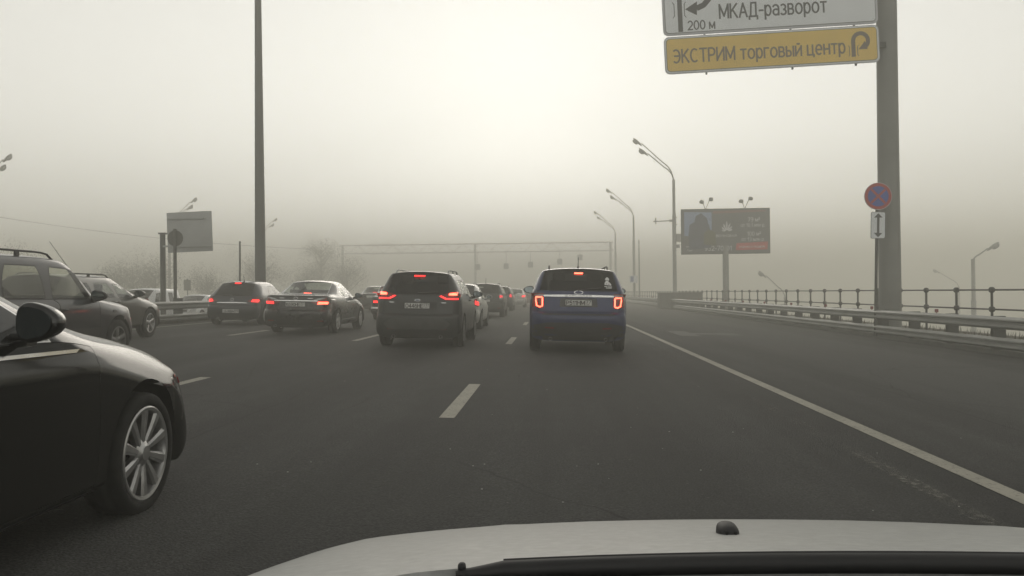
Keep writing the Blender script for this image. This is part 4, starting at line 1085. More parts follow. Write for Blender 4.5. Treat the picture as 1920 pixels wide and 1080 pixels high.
def asphalt(name, base, dusty, lanes=True):
    m, nt, out = new_mat(name)
    bs = N(nt, 'ShaderNodeBsdfPrincipled')
    tc = N(nt, 'ShaderNodeTexCoord'); sx = N(nt, 'ShaderNodeSeparateXYZ'); nt.links.new(tc.outputs['Object'], sx.inputs[0])
    f1 = noise(nt, 1.0, 6, .62, vec_scale=(1.1, .045, 1))        # streaks along the lanes
    f2 = noise(nt, .30, 5, .6)                                   # patches
    f3 = noise(nt, 55, 3, .7)                                    # grit
    f4 = noise(nt, 5, 5, .65, vec_scale=(1, .35, 1))             # mottling
    vo = N(nt, 'ShaderNodeTexVoronoi'); vo.inputs['Scale'].default_value = 70; nt.links.new(tc.outputs['Object'], vo.inputs['Vector'])
    a = math_(nt, 'ADD', math_(nt, 'MULTIPLY', ramp(nt, f1, .36, .66), .50), math_(nt, 'MULTIPLY', ramp(nt, f2, .38, .66), .28))
    a = math_(nt, 'ADD', a, math_(nt, 'MULTIPLY', ramp(nt, f4, .35, .7), .22))
    # wheel tracks: two to a lane, paler where tyres scour the stone
    wob = math_(nt, 'MULTIPLY', ramp(nt, noise(nt, .06, 2), .3, .7, -.25, .25), 1)
    ph = math_(nt, 'MULTIPLY', math_(nt, 'ADD', math_(nt, 'ADD', sx.outputs['X'], wob), 1.02), 2 * math.pi * 2 / 3.66)
    tr = math_(nt, 'COSINE', ph, 0)
    tr = ramp(nt, tr, -1, 1, .46, -.12)
    a = math_(nt, 'ADD', a, math_(nt, 'MULTIPLY', tr, ramp(nt, f1, .3, .65, .3, 1)))
    # dust lies where no wheels run: towards the foot of the barrier
    d1 = math_(nt, 'MULTIPLY', ramp(nt, sx.outputs['X'], 4.0, 6.0), ramp(nt, sx.outputs['X'], 7.0, 8.8, 1, 0))
    d1 = math_(nt, 'MULTIPLY', d1, ramp(nt, noise(nt, 1, 6, .65, vec_scale=(.6, .035, 1)), .34, .62, .2, 1))
    a = math_(nt, 'ADD', math_(nt, 'MULTIPLY', a, .85), math_(nt, 'MULTIPLY', d1, .85))
    c = mixc(nt, a, tuple(base), tuple(dusty))
    gm = math_(nt, 'MULTIPLY', ramp(nt, f3, .35, .65, .62, 1.38), ramp(nt, vo.outputs['Distance'], .05, .5, 1.3, .8))
    mm = N(nt, 'ShaderNodeMix', data_type='RGBA', blend_type='MULTIPLY'); mm.inputs[0].default_value = 1
    nt.links.new(c, mm.inputs[6]); nt.links.new(gm, mm.inputs[7])
    ch = ramp(nt, noise(nt, 24, 2, .5), .73, .79, 0, .6)          # sparse bright chips of stone
    col = mixc(nt, ch, mm.outputs[2], (.17, .17, .155))
    # sealed cracks: thin, dark, wandering, here and there only
    cr = N(nt, 'ShaderNodeTexVoronoi', feature='DISTANCE_TO_EDGE'); cr.inputs['Scale'].default_value = .16
    wp = N(nt, 'ShaderNodeMix', data_type='RGBA', blend_type='ADD'); wp.inputs[0].default_value = .5
    nz = N(nt, 'ShaderNodeTexNoise'); nz.inputs['Scale'].default_value = .9; nz.inputs['Detail'].default_value = 5
    nt.links.new(tc.outputs['Object'], nz.inputs['Vector']); nt.links.new(tc.outputs['Object'], wp.inputs[6]); nt.links.new(nz.outputs['Color'], wp.inputs[7])
    nt.links.new(wp.outputs[2], cr.inputs['Vector'])
    k = math_(nt, 'MULTIPLY', ramp(nt, cr.outputs['Distance'], .0, .0035, .75, 0), ramp(nt, f2, .50, .60))
    col = mixc(nt, k, col, (.010, .010, .010))
    # longitudinal paving joints
    for xj in (-2.9, 4.35):
        d = math_(nt, 'ABSOLUTE', math_(nt, 'ADD', math_(nt, 'ADD', sx.outputs['X'], math_(nt, 'MULTIPLY', ramp(nt, nz.outputs['Fac'], .3, .7, -.03, .03), 1)), -xj), 0)
        col = mixc(nt, math_(nt, 'MULTIPLY', ramp(nt, d, .006, .022, .6, 0), ramp(nt, f2, .35, .55)), col, (.012, .012, .012))
    nt.links.new(col, bs.inputs['Base Color'])
    nt.links.new(ramp(nt, a, 0, 1, .78, .95), bs.inputs['Roughness'])
    bs.inputs['Specular IOR Level'].default_value = .22
    bump(nt, bs, math_(nt, 'ADD', f3, vo.outputs['Distance']), .6, .008)
    nt.links.new(bs.outputs[0], out.inputs[0]); return m

ASPH = asphalt('asphalt', (.0200, .0203, .0206), (.088, .089, .087))
ASPH2 = asphalt('worn asphalt', (.030, .030, .029), (.066, .066, .062))
def ground_mat():
    m, nt, out = new_mat('field'); bs = N(nt, 'ShaderNodeBsdfPrincipled')
    f = noise(nt, .15, 6, .65); f2 = noise(nt, 3, 4)
    # brown verge by the road, unseen land below the embankment paled to brighten the haze
    tc = N(nt, 'ShaderNodeTexCoord'); sx = N(nt, 'ShaderNodeSeparateXYZ'); nt.links.new(tc.outputs['Object'], sx.inputs[0]); k = ramp(nt, sx.outputs['X'], 18, 26)
    gl_ = mixc(nt, k, (.050, .048, .036), (.24, .235, .21)); gr_ = mixc(nt, k, (.072, .068, .045), (.34, .33, .30))
    nt.links.new(mixc(nt, ramp(nt, f, .35, .65), gl_, gr_), bs.inputs['Base Color'])
    bs.inputs['Roughness'].default_value = .95; bump(nt, bs, f2, .6, .05); nt.links.new(bs.outputs[0], out.inputs[0]); return m
strip('ground', [(-420, -1.6), (-60, -.55), (-46, -.40), (-33, -.32), (-16, -.32), (-12, .10), (9.5, -.52), (12.9, -.42), (14.5, -1.0), (26, -6.8), (420, -7.4)], -60, 850, ground_mat(), ny=6)
road = strip('road', [(-12.45, gz(-12.45)), (9.75, gz(9.75))], -40, 420, ASPH)
strip('opposite_road', [(-31, -.17), (-16.0, -.12)], -40, 420, ASPH2)
strip('median', [(-15.9, -.02), (-15.7, .06), (-14.4, .24), (-12.7, gz(-12.45) + .10), (-12.47, gz(-12.45) + .09), (-12.46, gz(-12.46) - .1)], -40, 420, M['dirt'], ny=2)
strip('kerb', [(9.745, gz(9.75) - .1), (9.75, gz(9.75) + .11), (9.93, gz(9.93) + .115), (9.94, -.2)], -20, 300, M['concrete'])
strip('verge', [(9.94, gz(9.94) + .09), (11.0, -.16), (12.9, -.14), (13.3, -.5)], -20, 300, M['dirt'])

def marking(x0, x1, y0, y1, name='lane_marking', off=.004):
    o = strip(name, [(x0, gz(x0) + off), (x1, gz(x1) + off)], y0, y1, None, road)
    o.data.materials.clear(); o.data.materials.append(WORN); return o
def worn_paint():
    m, nt, out = new_mat('worn road paint'); bs = N(nt, 'ShaderNodeBsdfPrincipled')
    f = noise(nt, 26, 5, .7); f2 = noise(nt, 2.2, 3)
    k = math_(nt, 'MULTIPLY', ramp(nt, f, .30, .46), ramp(nt, f2, .25, .6, .75, 1))
    nt.links.new(mixc(nt, k, (.06, .06, .056), (.36, .345, .29)), bs.inputs['Base Color'])
    bs.inputs['Roughness'].default_value = .8; bump(nt, bs, f, .3, .004); nt.links.new(bs.outputs[0], out.inputs[0]); return m
WORN = worn_paint()
marking(2.785, 2.935, -5, 260, 'edge_line')
marking(-11.78, -11.64, -5, 260, 'edge_line')
for xc, ph in ((-1.02, 8.13), (-4.67, 8.3), (-8.17, 9.6)):
    for k in range(-1, 11):
        y = ph + 11.62 * k
        marking(xc - .075, xc + .075, y, y + 3.0)
def ghost_paint():
    m, nt, out = new_mat('ghost of old road paint'); bs = N(nt, 'ShaderNodeBsdfPrincipled')
    f = noise(nt, 16, 6, .75); f2 = noise(nt, .55, 4, .6)
    k = math_(nt, 'MULTIPLY', ramp(nt, f, .45, .60), ramp(nt, f2, .46, .62))
    bs.inputs['Base Color'].default_value = (.16, .157, .14, 1); bs.inputs['Roughness'].default_value = .9
    tr = N(nt, 'ShaderNodeBsdfTransparent'); mx = N(nt, 'ShaderNodeMixShader'); nt.links.new(k, mx.inputs[0]); nt.links.new(tr.outputs[0], mx.inputs[1]); nt.links.new(bs.outputs[0], mx.inputs[2])
    nt.links.new(mx.outputs[0], out.inputs[0]); return m
o = marking(2.30, 2.43, 4, 60, 'worn_line'); o.data.materials.clear(); o.data.materials.append(ghost_paint())
# worn patch of an old painted arrow on the hard shoulder
b = bm_new()
for poly in ([(4.35, 25.2), (4.35, 26.3), (5.0, 26.3), (5.0, 27.2), (4.35, 27.2), (4.35, 28.3), (3.75, 28.3), (3.75, 25.2)], [(5.05, 26.1), (5.75, 26.0), (5.75, 27.4), (5.05, 27.3)]):
    b.faces.new([b.verts.new((x, y, gz(x) + .004)) for x, y in poly])
o = link('worn_arrow', b, M['galv'], road); o.data.materials.clear(); o.data.materials.append(mat('worn faint paint', (.058, .057, .052), .9, 0, .3, 8, col2=(.13, .13, .12)))
# loose grit on the asphalt
b = bm_new(); rnd = random.Random(3)
for k in range(110):
    y = 3.0 + 17 * rnd.random() ** 1.5; x = rnd.uniform(-2.5, 6) * (.5 + y / 14); x = max(-4, min(9, x)); r_ = rnd.uniform(.002, .005)
    box(b, (x, y, gz(x) + r_ * .3), (r_ * 2.2, r_ * 2, r_), Matrix.Rotation(rnd.random() * 3, 4, 'Z'))
tag(link('grit', b, M['beige']), 'small pale stones scattered over the asphalt', kind='stuff')
# dry grass on the verge
b = bm_new()
for k in range(5200):
    x = rnd.uniform(10.3, 12.9); y = 9 + 60 * rnd.random() ** 1.4; h = rnd.uniform(.05, .22); a = rnd.random() * 6.28; w = .012; lx, ly = rnd.uniform(-.07, .07), rnd.uniform(-.07, .07)
    z = -.17
    b.faces.new([b.verts.new((x + w * math.cos(a), y + w * math.sin(a), z)), b.verts.new((x - w * math.cos(a), y - w * math.sin(a), z)), b.verts.new((x + lx, y + ly, z + h))])
tag(link('grass', b, M['grass']), 'dry grass between the crash barrier and the railing', kind='stuff')

# ------------------------------------------------------------------ crash barriers
W_PROF = [(0, 0), (.030, .015), (.075, .055), (.075, .085), (.012, .125), (.012, .155), (.075, .195), (.075, .225), (.030, .265), (0, .28)]   # (towards traffic, up)
def barrier(name, label, x, side, y0, y1, step, ph, heights):
    root = thing(name, label, 'crash barrier', (x, 0, gz(x)))
    for k, (zb, h) in enumerate(heights):
        b = bm_new(); s_ = h / .28
        prof = [(-side * a, zb + z * s_) for a, z in W_PROF]; back = [(p[0] + side * .006, p[1]) for p in prof[::-1]]
        prism(b, prof + back, y0, y1)
        link('lower_rail' if k else 'upper_rail', b, M['galv'], root, 30)
    b = bm_new()
    for dx in (-.06, .06): box(b, (side * .20, dx, .33), (.26, .014, 1.02))
    box(b, (side * .335, 0, .33), (.014, .105, 1.02))
    box(b, (side * .055, 0, heights[0][0] + heights[0][1] / 2), (.10, .10, heights[0][1] * .8))
    box(b, (side * .055, 0, heights[1][0] + heights[1][1] / 2), (.10, .10, heights[1][1] * .8))
    me = link('post', b, M['galv_dark'], root)
    n = 0; y = ph
    bR = bm_new(); box(bR, (side * .05, 0, heights[0][0] + heights[0][1] + .06), (.09, .012, .085), None, .004); box(bR, (side * .05, .004, heights[0][0] + heights[0][1] + .01), (.02, .006, .06))
    mr = bpy.data.meshes.new('reflector'); bR.to_mesh(mr); bR.free(); mr.materials.append(M['rail_red'])
    while y < y1 and n < 95:
        o = me if n == 0 else link_mesh('post', me.data, root)
        o.location = (0, y, 0)
        if n % 2 == 1: link_mesh('reflector', mr, root, (0, y + .5, 0))
        n += 1; y += step
barrier('crash_barrier', 'galvanised two-rail crash barrier on dark posts along the right shoulder', 9.72, 1, 2, 190, 2.20, 6.3, ((.57, .27), (.14, .25)))
barrier('crash_barrier', 'two-rail crash barrier along the median behind the dark slate hatchback', -12.30, -1, 2, 190, 3.0, 4.0, ((.47, .26), (.10, .22)))

# ------------------------------------------------------------------ railing
fx = 12.0
root = thing('railing', 'dark two-bar pedestrian railing with ball joints behind the right crash barrier', 'railing', (fx, 0, -.15))
zt, zl = 1.16 + .15, .63 + .15
for z in (zt, zl):
    b = bm_new(); tube(b, [(0, 4, z), (0, 190, z)], .024, 8); link('bar', b, M['rail_paint'], root, 60)
b = bm_new()
tube(b, [(0, 0, 0), (0, 0, zt)], .034, 10)
for z in (zt, zl): ellipsoid(b, (0, 0, z), (.075, .085, .082), .8, 14, 10)
lathe(b, [(.09, 0), (.09, .03), (.045, .05)], 14, 'z')
pm = link('post', b, M['rail_paint'], root, 50)
for k in range(88):
    o = pm if k == 0 else link_mesh('post', pm.data, root)
    o.location = (0, 7.54 + 2.045 * k, 0)

# ------------------------------------------------------------------ sign gantry on the right
px, py = 10.36, 26.7
zs = 1.22
root = thing('sign_post', 'thick grey cantilever sign post rising out of frame behind the right crash barrier', 'post', (px, py, -.2))
b = bm_new(); lathe(b, [(.325, 0), (.325, 1.5), (.31, 6), (.295, 12.6), (.001, 12.65)], 36, 'z'); link('mast', b, M['pole_gray'], root, 40)
b = bm_new(); lathe(b, [(.52, 0), (.52, .05), (.34, .06), (.34, .12)], 30, 'z')
for k in range(8): box(b, (.43 * math.cos(k * .785), .43 * math.sin(k * .785), .09), (.05, .05, .09))
link('base_plate', b, M['galv_dark'], root, 40)
tilt = 0.0365
tw = 6.46; xr = -.37; zb_y = 7.04 + 1.22 + .02          # lower right corner of the yellow board
def sgn(u, w): # board coordinates -> local matrix
    return Matrix.Translation((xr, -.42, zb_y)) @ Matrix.Rotation(-tilt, 4, 'Y') @ Matrix.Translation((u, 0, w))
for w in (.55, 2.2, 3.8):
    b = bm_new(); box(b, (0, 0, 0), (6.0, .16, .16), sgn(-2.75, w) @ Matrix.Translation((0, .18, 0))); link('cantilever_arm', b, M['galv_dark'], root)
for u in (-5.2, -2.6, -.7):
    b = bm_new(); box(b, (0, 0, 0), (.05, .06, 4.5), sgn(u, 2.2) @ Matrix.Translation((0, .06, 0))); link('bracket', b, M['galv_dark'], root)
def board(name, label, w0, h, m_face, m_edge):
    r_ = thing(name, label, 'sign', (px, py, -.2))
    b = bm_new(); prism(b, rrect(-tw / 2, w0 + h / 2, tw, h, .16), -.02, .02, sgn(0, 0)); link('panel', b, m_edge, r_, 30)
    b = bm_new(); prism(b, rrect(-tw / 2, w0 + h / 2, tw - .06, h - .06, .14), -.026, -.018, sgn(0, 0)); bd = link('border', b, M['sign_edge'] if m_face is M['sign_white'] else M['sign_white'], r_, 30)
    b = bm_new(); prism(b, rrect(-tw / 2, w0 + h / 2, tw - .13, h - .13, .115), -.030, -.024, sgn(0, 0)); link('border_line', b, M['sign_ink'], r_, 30)
    b = bm_new(); prism(b, rrect(-tw / 2, w0 + h / 2, tw - .16, h - .16, .10), -.034, -.028, sgn(0, 0)); fc = link('face', b, m_face, r_, 30)
    return r_, fc
sy, f = board('guide_sign', 'yellow guide sign with grey Cyrillic lettering and U-turn arrow, lower board on the post', 0, 1.14, M['sign_yellow'], M['sign_edge'])
def put(s, em, u, w, m_, width, par):
    return text('lettering', s, em, m_, par, sgn(u, w) @ Matrix.Translation((0, -.036, 0)) @ FACE_REAR, width, .002, .18)
put('ЭКСТРИМ торговый центр', .54, -3.62, .53, M['sign_ink2'], 5.16, f)
def flat(poly, m_, par, name, y=-.037):
    b = bm_new(); prism(b, poly, y - .0015, y + .004, sgn(0, 0)); return link(name, b, m_, par, 30)
arc = [(-.78, .20), (-.78, .68)] + [(-.56 - .22 * math.cos(t), .68 + .22 * math.sin(t)) for t in [math.pi * k / 14 for k in range(1, 15)]]
arc = [(u, w) for u, w in arc] + [(-.345, .60), (-.40, .50)]
flat(band(arc, .12), M['sign_ink2'], f, 'u_turn_arrow')
flat([(-.63, .415), (-.36, .415), (-.43, .66)], M['sign_ink2'], f, 'arrow_head', -.0385)
for u, d in ((-.90, 1), (-.66, -1)): flat(band([(u - .03 * d, .22), (u, .26), (u, .50), (u - .03 * d, .54)], .02), M['sign_ink2'], f, 'bridge_mark')
sw, f = board('guide_sign', 'large white direction sign with turn arrow, cut off by the top of the picture', 1.175, 3.3, M['sign_white'], M['sign_edge'])
put('МКАД-разворот', .57, -3.13, 1.82, M['sign_ink'], 3.20, f)
put('Смоленск. ул.', .57, -3.28, 2.40, M['sign_ink'], 2.90, f)
put('200 м', .36, -5.30, 1.45, M['sign_ink'], .80, f)
flat([(-6.00, 1.27), (-5.86, 1.27), (-5.86, 4.3), (-6.00, 4.3)], M['sign_ink'], f, 'road_bar')
arc = [(-5.42, 1.96), (-5.20, 2.05), (-5.02, 2.25), (-4.94, 2.51), (-4.94, 3.6)]
flat(band(arc, .17), M['sign_ink'], f, 'turn_arrow')
flat([(-5.77, 1.95), (-5.42, 1.75), (-5.40, 2.17)], M['sign_ink'], f, 'arrow_head', -.0385)
for u, d in ((-6.10, -1), (-5.79, 1)): flat(band([(u + .05 * d, 1.70), (u, 1.76), (u, 2.12), (u + .05 * d, 2.18)], .022), M['sign_ink'], f, 'bridge_mark')

# small post with the no-stopping sign
root = thing('road_sign', 'round blue and red no-stopping sign over a white double-arrow plate on a leaning post', 'sign', (9.70, 26.15, -.2), (0, .025, 0))
b = bm_new(); tube(b, [(0, 0, 0), (0, 0, 4.55)], .045, 12); link('post', b, M['galv_dark'], root, 40)
z0 = 4.20
b = bm_new(); prism(b, circle(0, z0, .41), -.075, -.055); dsc = link('disc', b, M['sign_edge'], root, 30)
b = bm_new(); prism(b, circle(0, z0, .395), -.081, -.07); ring = link('red_ring', b, M['sign_red'], dsc, 30)
b = bm_new(); prism(b, circle(0, z0, .305), -.085, -.075); link('blue_field', b, M['sign_blue'], dsc, 30)
b = bm_new()
for a in (1, -1):
    prism(b, [(-.29, -.035), (.29, -.035), (.29, .035), (-.29, .035)], -.0885 - (.001 if a > 0 else 0), -.082, Matrix.Translation((0, 0, z0)) @ Matrix.Rotation(a * rad(45), 4, 'Y'))
link('red_cross', b, M['sign_red'], dsc)
b = bm_new(); prism(b, rrect(.01, 3.33, .42, .80, .05), -.075, -.055); pl = link('plate', b, M['sign_ink'], root, 30)
b = bm_new(); prism(b, rrect(.01, 3.33, .40, .78, .045), -.080, -.07); link('plate_face', b, M['sign_white'], pl, 30)
b = bm_new()
prism(b, [(-.025, 3.10), (-.115, 3.10), (.01, 2.97), (.135, 3.10), (.045, 3.10), (.045, 3.56), (.135, 3.56), (.01, 3.69), (-.115, 3.56), (-.025, 3.56)], -.084, -.078); link('double_arrow', b, M['sign_ink'], pl)

# ------------------------------------------------------------------ street lamps
def lamp_proto(name, label, loc, H=10.8, arms=((3.15, 3.4), (2.65, 2.55)), rot=0, extras=False, group=None):
    root = thing(name, label, 'street lamp', loc, (0, 0, rot), group)
    b = bm_new(); lathe(b, [(.26, 0), (.26, .55), (.17, .75), (.165, H * .72), (.135, H * .725), (.12, H), (.001, H + .02)], 20, 'z'); link('pole', b, M['lamp_post_hazed'], root, 40)
    for i, (dx, dz) in enumerate(arms):
        b = bm_new(); pts = [(.04 - .08 * i, .02 * i, H - 1.6)]
        pts += [(.04 - .08 * i, .02 * i, H - .2)]
        e = dz * .45
        for q in range(1, 8):
            t = q / 7; a = t * rad(62); R = 1.55
            pts.append((-(R - R * math.cos(a)) * dx * .34, .02 * i, H - .2 + R * math.sin(a) * dz * .36))
        lx, lz = pts[-1][0], pts[-1][2]; ex, ez = -dx + .5, H + dz - .28
        pts.append((ex, .02 * i, ez)); tube(b, pts, [.06, .055] + [.05] * 7 + [.042], 8)
        ar = link('arm', b, M['lamp_post_hazed'], root, 60)
        d = Vector((ex - lx, 0, ez - lz)).normalized(); m_ = Matrix.Rotation(math.atan2(d.z, -d.x), 4, 'Y')
        b = bm_new()
        def fn(p): return Vector((p.x, p.y * (1 - .35 * p.x), p.z if p.z > 0 else p.z * .35))
        ellipsoid(b, (ex - .36, .02 * i, ez + .11), (.50, .17, .13), .85, 16, 10, m_, fn)
        hd = link('lamp_head', b, M['lamp_post_hazed'], ar, 50)
        b = bm_new()
        ellipsoid(b, (ex - .55, .02 * i, ez + .12), (.28, .13, .14), 1, 14, 8, m_); link('diffuser', b, M['clearlens'], hd, 60)
    if len(arms) > 1:
        b = bm_new(); tube(b, [(-1.45, 0, H + 2.08), (-1.62, .02, H + 1.50)], .02, 6); link('strut', b, M['lamp_post_hazed'], root, 60)
    if extras:
        b = bm_new(); tube(b, [(0, -.1, 7.35), (-1.75, -.1, 7.30)], .045, 8); tube(b, [(-1.55, -.1, 7.05), (-1.55, -.1, 7.62)], .05, 8); box(b, (-.25, -.1, 7.34), (.34, .24, .2), None, .02)
        for dz in (7.0, 7.6): box(b, (.18, -.1, dz), (.12, .12, .10), None, .02)
        link('side_bracket', b, M['lamp_post_hazed'], root, 50)
        b = bm_new(); box(b, (.36, 0, 5.9), (.36, .3, .66), None, .02); link('control_box', b, M['lamp_post_hazed'], root, 50)
        b = bm_new(); box(b, (.30, 0, 5.2), (.26, .22, .28), None, .02); link('junction_box', b, M['lamp_post_hazed'], root, 50)
    return root
G = 'street lamps along the right shoulder'
lamp_proto('street_lamp', 'double-arm street lamp with side bracket and control box, left of the billboard', (10.35, 72.5, -.2), extras=True, group=G)
l2 = lamp_proto('street_lamp', 'double-arm street lamp second along the shoulder, fading into fog above the small blue-white sign', (10.3, 107.5, -.2), group=G)
dup(l2, (10.2, 137, -.2), label='faintest double-arm street lamp, furthest along the right shoulder', group=G)
G = 'street lamps beyond the opposite carriageway'
l4 = dup(l2, (-46.9, 67, -1.5), (0, 0, math.pi), 'street lamp whose twin heads poke in at the left edge of the picture', G)
dup(l2, (-45.2, 99, -1.5), (0, 0, math.pi), 'street lamp whose twin heads rise above the grey sign back', G)
dup(l2, (-46.0, 131, -1.1), (0, 0, math.pi), 'faint street lamp whose twin heads show just right of the tall mast', G)
G = 'street lamps on the lower road to the right'
lamp_proto('street_lamp', 'faint single-arm street lamp curving left above the railing, right of the billboard', (22.6, 84, -6.7), 7.2, ((2.3, 2.4),), group=G)
l8 = lamp_proto('street_lamp', 'single-arm street lamp with its head to the right, beyond the sign post', (28.9, 60, -7.0), 10.2, ((1.5, 1.0),), rot=math.pi, group=G)
lamp_proto('street_lamp', 'very faint single-arm street lamp between the sign post and the lamp facing right', (53.5, 115, -6.2), 7.6, ((3.0, 2.2),), group=G)

# tall mast in the median
root = thing('lighting_mast', 'very tall dark tapering lighting mast rising behind the black sedan', 'mast', (-12.95, 37.4, .2))
b = bm_new(); lathe(b, [(.30, 0), (.235, .3), (.225, 4), (.15, 13.5), (.10, 20), (.001, 20.05)], 24, 'z'); link('shaft', b, M['mast'], root, 40)
b = bm_new(); box(b, (.30, 0, 1.0), (.16, .2, .95), None, .01); link('service_box', b, M['mast'], root)
b = bm_new(); tube(b, [(-1.6, 0, 20.3), (0, 0, 19.8), (1.6, 0, 20.3)], .06, 8); link('cross_arm', b, M['mast'], root, 60)
for s in (-1, 1):
    b = bm_new(); ellipsoid(b, (s * 1.9, 0, 20.35), (.45, .18, .12), .85, 14, 8); link('lamp_head', b, M['mast'], root, 60)

# ------------------------------------------------------------------ billboard
bx, by = 12.80, 63.5
root = thing('billboard', 'dark advertising billboard with white figures, phone number and four spotlights on top', 'billboard', (bx, by, -.48), (0, 0, -.03))
b = bm_new(); lathe(b, [(.24, -1), (.22, 4.2), (.22, 5.0)], 20, 'z'); link('column', b, M['galv'], root, 40)
b = bm_new(); box(b, (0, .06, 6.06), (6.42, .34, 3.34), None, .02); box(b, (0, .3, 6.06), (5.6, .2, .3)); link('frame', b, M['galv_dark'], root)
FM = Matrix.Translation((0, 0, 6.06)) @ Matrix.Rotation(-.014, 4, 'Y')
def ad(poly, m_, y=-.125, name='poster_area', par=None):
    b = bm_new(); prism(b, poly, y - .004, y + .004, Matrix.Translation((0, 0, 6.06))); return link(name, b, m_, par, 30)
po = ad([(-3.17, -1.63), (3.17, -1.63), (3.17, 1.63), (-3.17, 1.63)], M['ad_dark'], -.118, 'poster', root)
ad([(-3.0, -.30), (-2.6, -.35), (-1.0, .1), (-1.0, 1.40), (-3.0, 1.45)], M['ad_blue'], -.124, 'poster_picture', po)
ad([(-2.65, -1.35), (-1.05, -1.2), (-1.05, -.1), (-1.35, .95), (-1.75, 1.35), (-2.15, 1.15), (-2.25, .7), (-2.6, .5), (-2.7, -.3)], M['ad_figure'], -.129, 'poster_picture', po)
ad([(-1.6, -.95), (-.7, -1.05), (-.75, -.1), (-1.25, .15), (-1.55, -.1)], M['ad_olive'], -.133, 'poster_picture', po)
ad([(.72, -1.42), (3.0, -1.38), (3.05, -.80), (.78, -.90)], M['ad_red'], -.124, 'poster_picture', po)
ad([(-.9, 1.30), (2.9, 1.40), (2.9, 1.53), (-.9, 1.50)], mat('poster rose', (.26, .13, .12), .5), -.124, 'poster_picture', po)
for k, (a, l) in enumerate(((-68, .42), (-45, .55), (-22, .66), (0, .80), (22, .70), (45, .58), (68, .46))):
    ca, sa = math.sin(rad(a)), math.cos(rad(a)); cx_, cz_ = .10, -.05
    ad([(cx_ + .12 * ca - .03 * sa, cz_ + .12 * sa + .03 * ca), (cx_ + l * .7 * ca - .085 * sa, cz_ + l * .7 * sa + .085 * ca), (cx_ + l * ca, cz_ + l * sa), (cx_ + l * .7 * ca + .05 * sa, cz_ + l * .7 * sa - .05 * ca), (cx_ + .12 * ca + .03 * sa, cz_ + .12 * sa - .03 * ca)], M['ad_white'], -.124, 'leaf_emblem', po)
def adt(s, em, u, w, width, m_=None): text('poster_lettering', s, em, m_ or M['ad_white'], po, Matrix.Translation((u, -.128, 6.06 + w)) @ FACE_REAR, width, .002)
adt('ВОЛНОВАЯ', .22, .05, -.34, 1.45); adt('932-70-01', .44, -.55, -1.25, 1.95)
adt('79 м²', .42, 2.05, .82, .85); adt('от 10,1 млн р.', .34, 1.98, .42, 1.75); adt('100 м²', .42, 2.05, -.22, .95); adt('от 13 млн р.', .34, 1.98, -.62, 1.65)
adt('отделка в подарок', .22, 1.9, -1.15, 1.85); adt('жилой квартал', .17, -2.5, -1.10, .75); adt('сдан', .17, -2.6, -1.36, .4)
for u in (-1.42, 1.42):
    b = bm_new(); z_ = 7.73
    for dx, dz, dy in ((-.28, .50, -.5), (.26, .68, -.5)):
        tube(b, [(u, .05, z_ - .05), (u + dx, dy, z_ + dz)], .022, 6)
    br = link('lamp_bracket', b, M['mast'], root, 50)
    for dx, dz, dy in ((-.28, .50, -.5), (.26, .68, -.5)):
        b = bm_new(); s_ = 1 if dx > 0 else -1
        def fn(p): return Vector((p.x * (1 + .5 * (-p.z)), p.y * 1.2, p.z))
        ellipsoid(b, (u + dx + s_ * .07, dy - .02, z_ + dz - .03), (.17, .16, .14), .8, 14, 8, Matrix.Rotation(rad(12), 4, 'Y'), fn); link('spotlight', b, M['galv'], br, 50)

# ------------------------------------------------------------------ median signs (seen from behind)
root = thing('direction_sign', 'grey back of a big square sign held on a side post in the median', 'sign', (-15.33, 33.0, .33))
b = bm_new(); tube(b, [(0, 0, 0), (0, 0, 3.35)], .105, 14); box(b, (0, 0, 3.37), (.26, .24, .06)); link('post', b, M['galv_dark'], root, 40)
b = bm_new(); box(b, (0, 0, 0), (1.80, .05, 1.58), Matrix.Translation((1.10, -.02, 3.42)) @ Matrix.Rotation(-.03, 4, 'Y'), .015); pn = link('panel', b, M['sign_back'], root, 30)
for z in (2.86, 3.95):
    b = bm_new(); box(b, (.98, -.07, z), (1.98 if z < 3 else 1.5, .05, .07)); link('crossbar', b, M['sign_back'], pn)
root = thing('round_sign', 'round traffic sign seen from behind on a thin post in the median', 'sign', (-14.12, 31.4, .30))
b = bm_new(); tube(b, [(0, 0, 0), (0, 0, 3.45)], .062, 12); link('post', b, M['galv_dark'], root, 40)
b = bm_new(); prism(b, circle(-.02, 3.10, .30), .065, .085); dk = link('disc', b, M['galv_dark'], root, 30)
b = bm_new(); prism(b, circle(-.02, 3.10, .285), .085, .09); link('sign_face', b, M['white'], dk, 30)
root = thing('post', 'thin bare post standing in the median, left of the tall mast', 'post', (-15.6, 42, .05))
b = bm_new(); tube(b, [(0, 0, 0), (.03, 0, 3.85)], [.055, .045], 10); ellipsoid(b, (.03, 0, 3.86), (.05, .05, .03), 1, 10, 6); link('shaft', b, M['mast'], root, 50)
root = thing('road_sign', 'small grey board on a post beyond the opposite carriageway, above the white sedan', 'sign', (-32.6, 75, -.35))
b = bm_new(); tube(b, [(0, 0, 0), (0, 0, 3.1)], .05, 8); link('post', b, M['galv_dark'], root, 40)
b = bm_new(); box(b, (0, -.06, 2.55), (.62, .03, .95), None, .01); link('panel', b, M['galv_dark'], root)
root = thing('road_sign', 'small blue and white sign beside the second right-hand street lamp', 'sign', (9.95, 104, -.2))
b = bm_new(); tube(b, [(0, 0, 0), (0, 0, 3.3)], .05, 8); link('post', b, M['galv_dark'], root, 40)
b = bm_new(); prism(b, rrect(-.05, 2.9, .95, .9, .06), -.075, -.055); pn = link('panel', b, M['sign_white'], root)
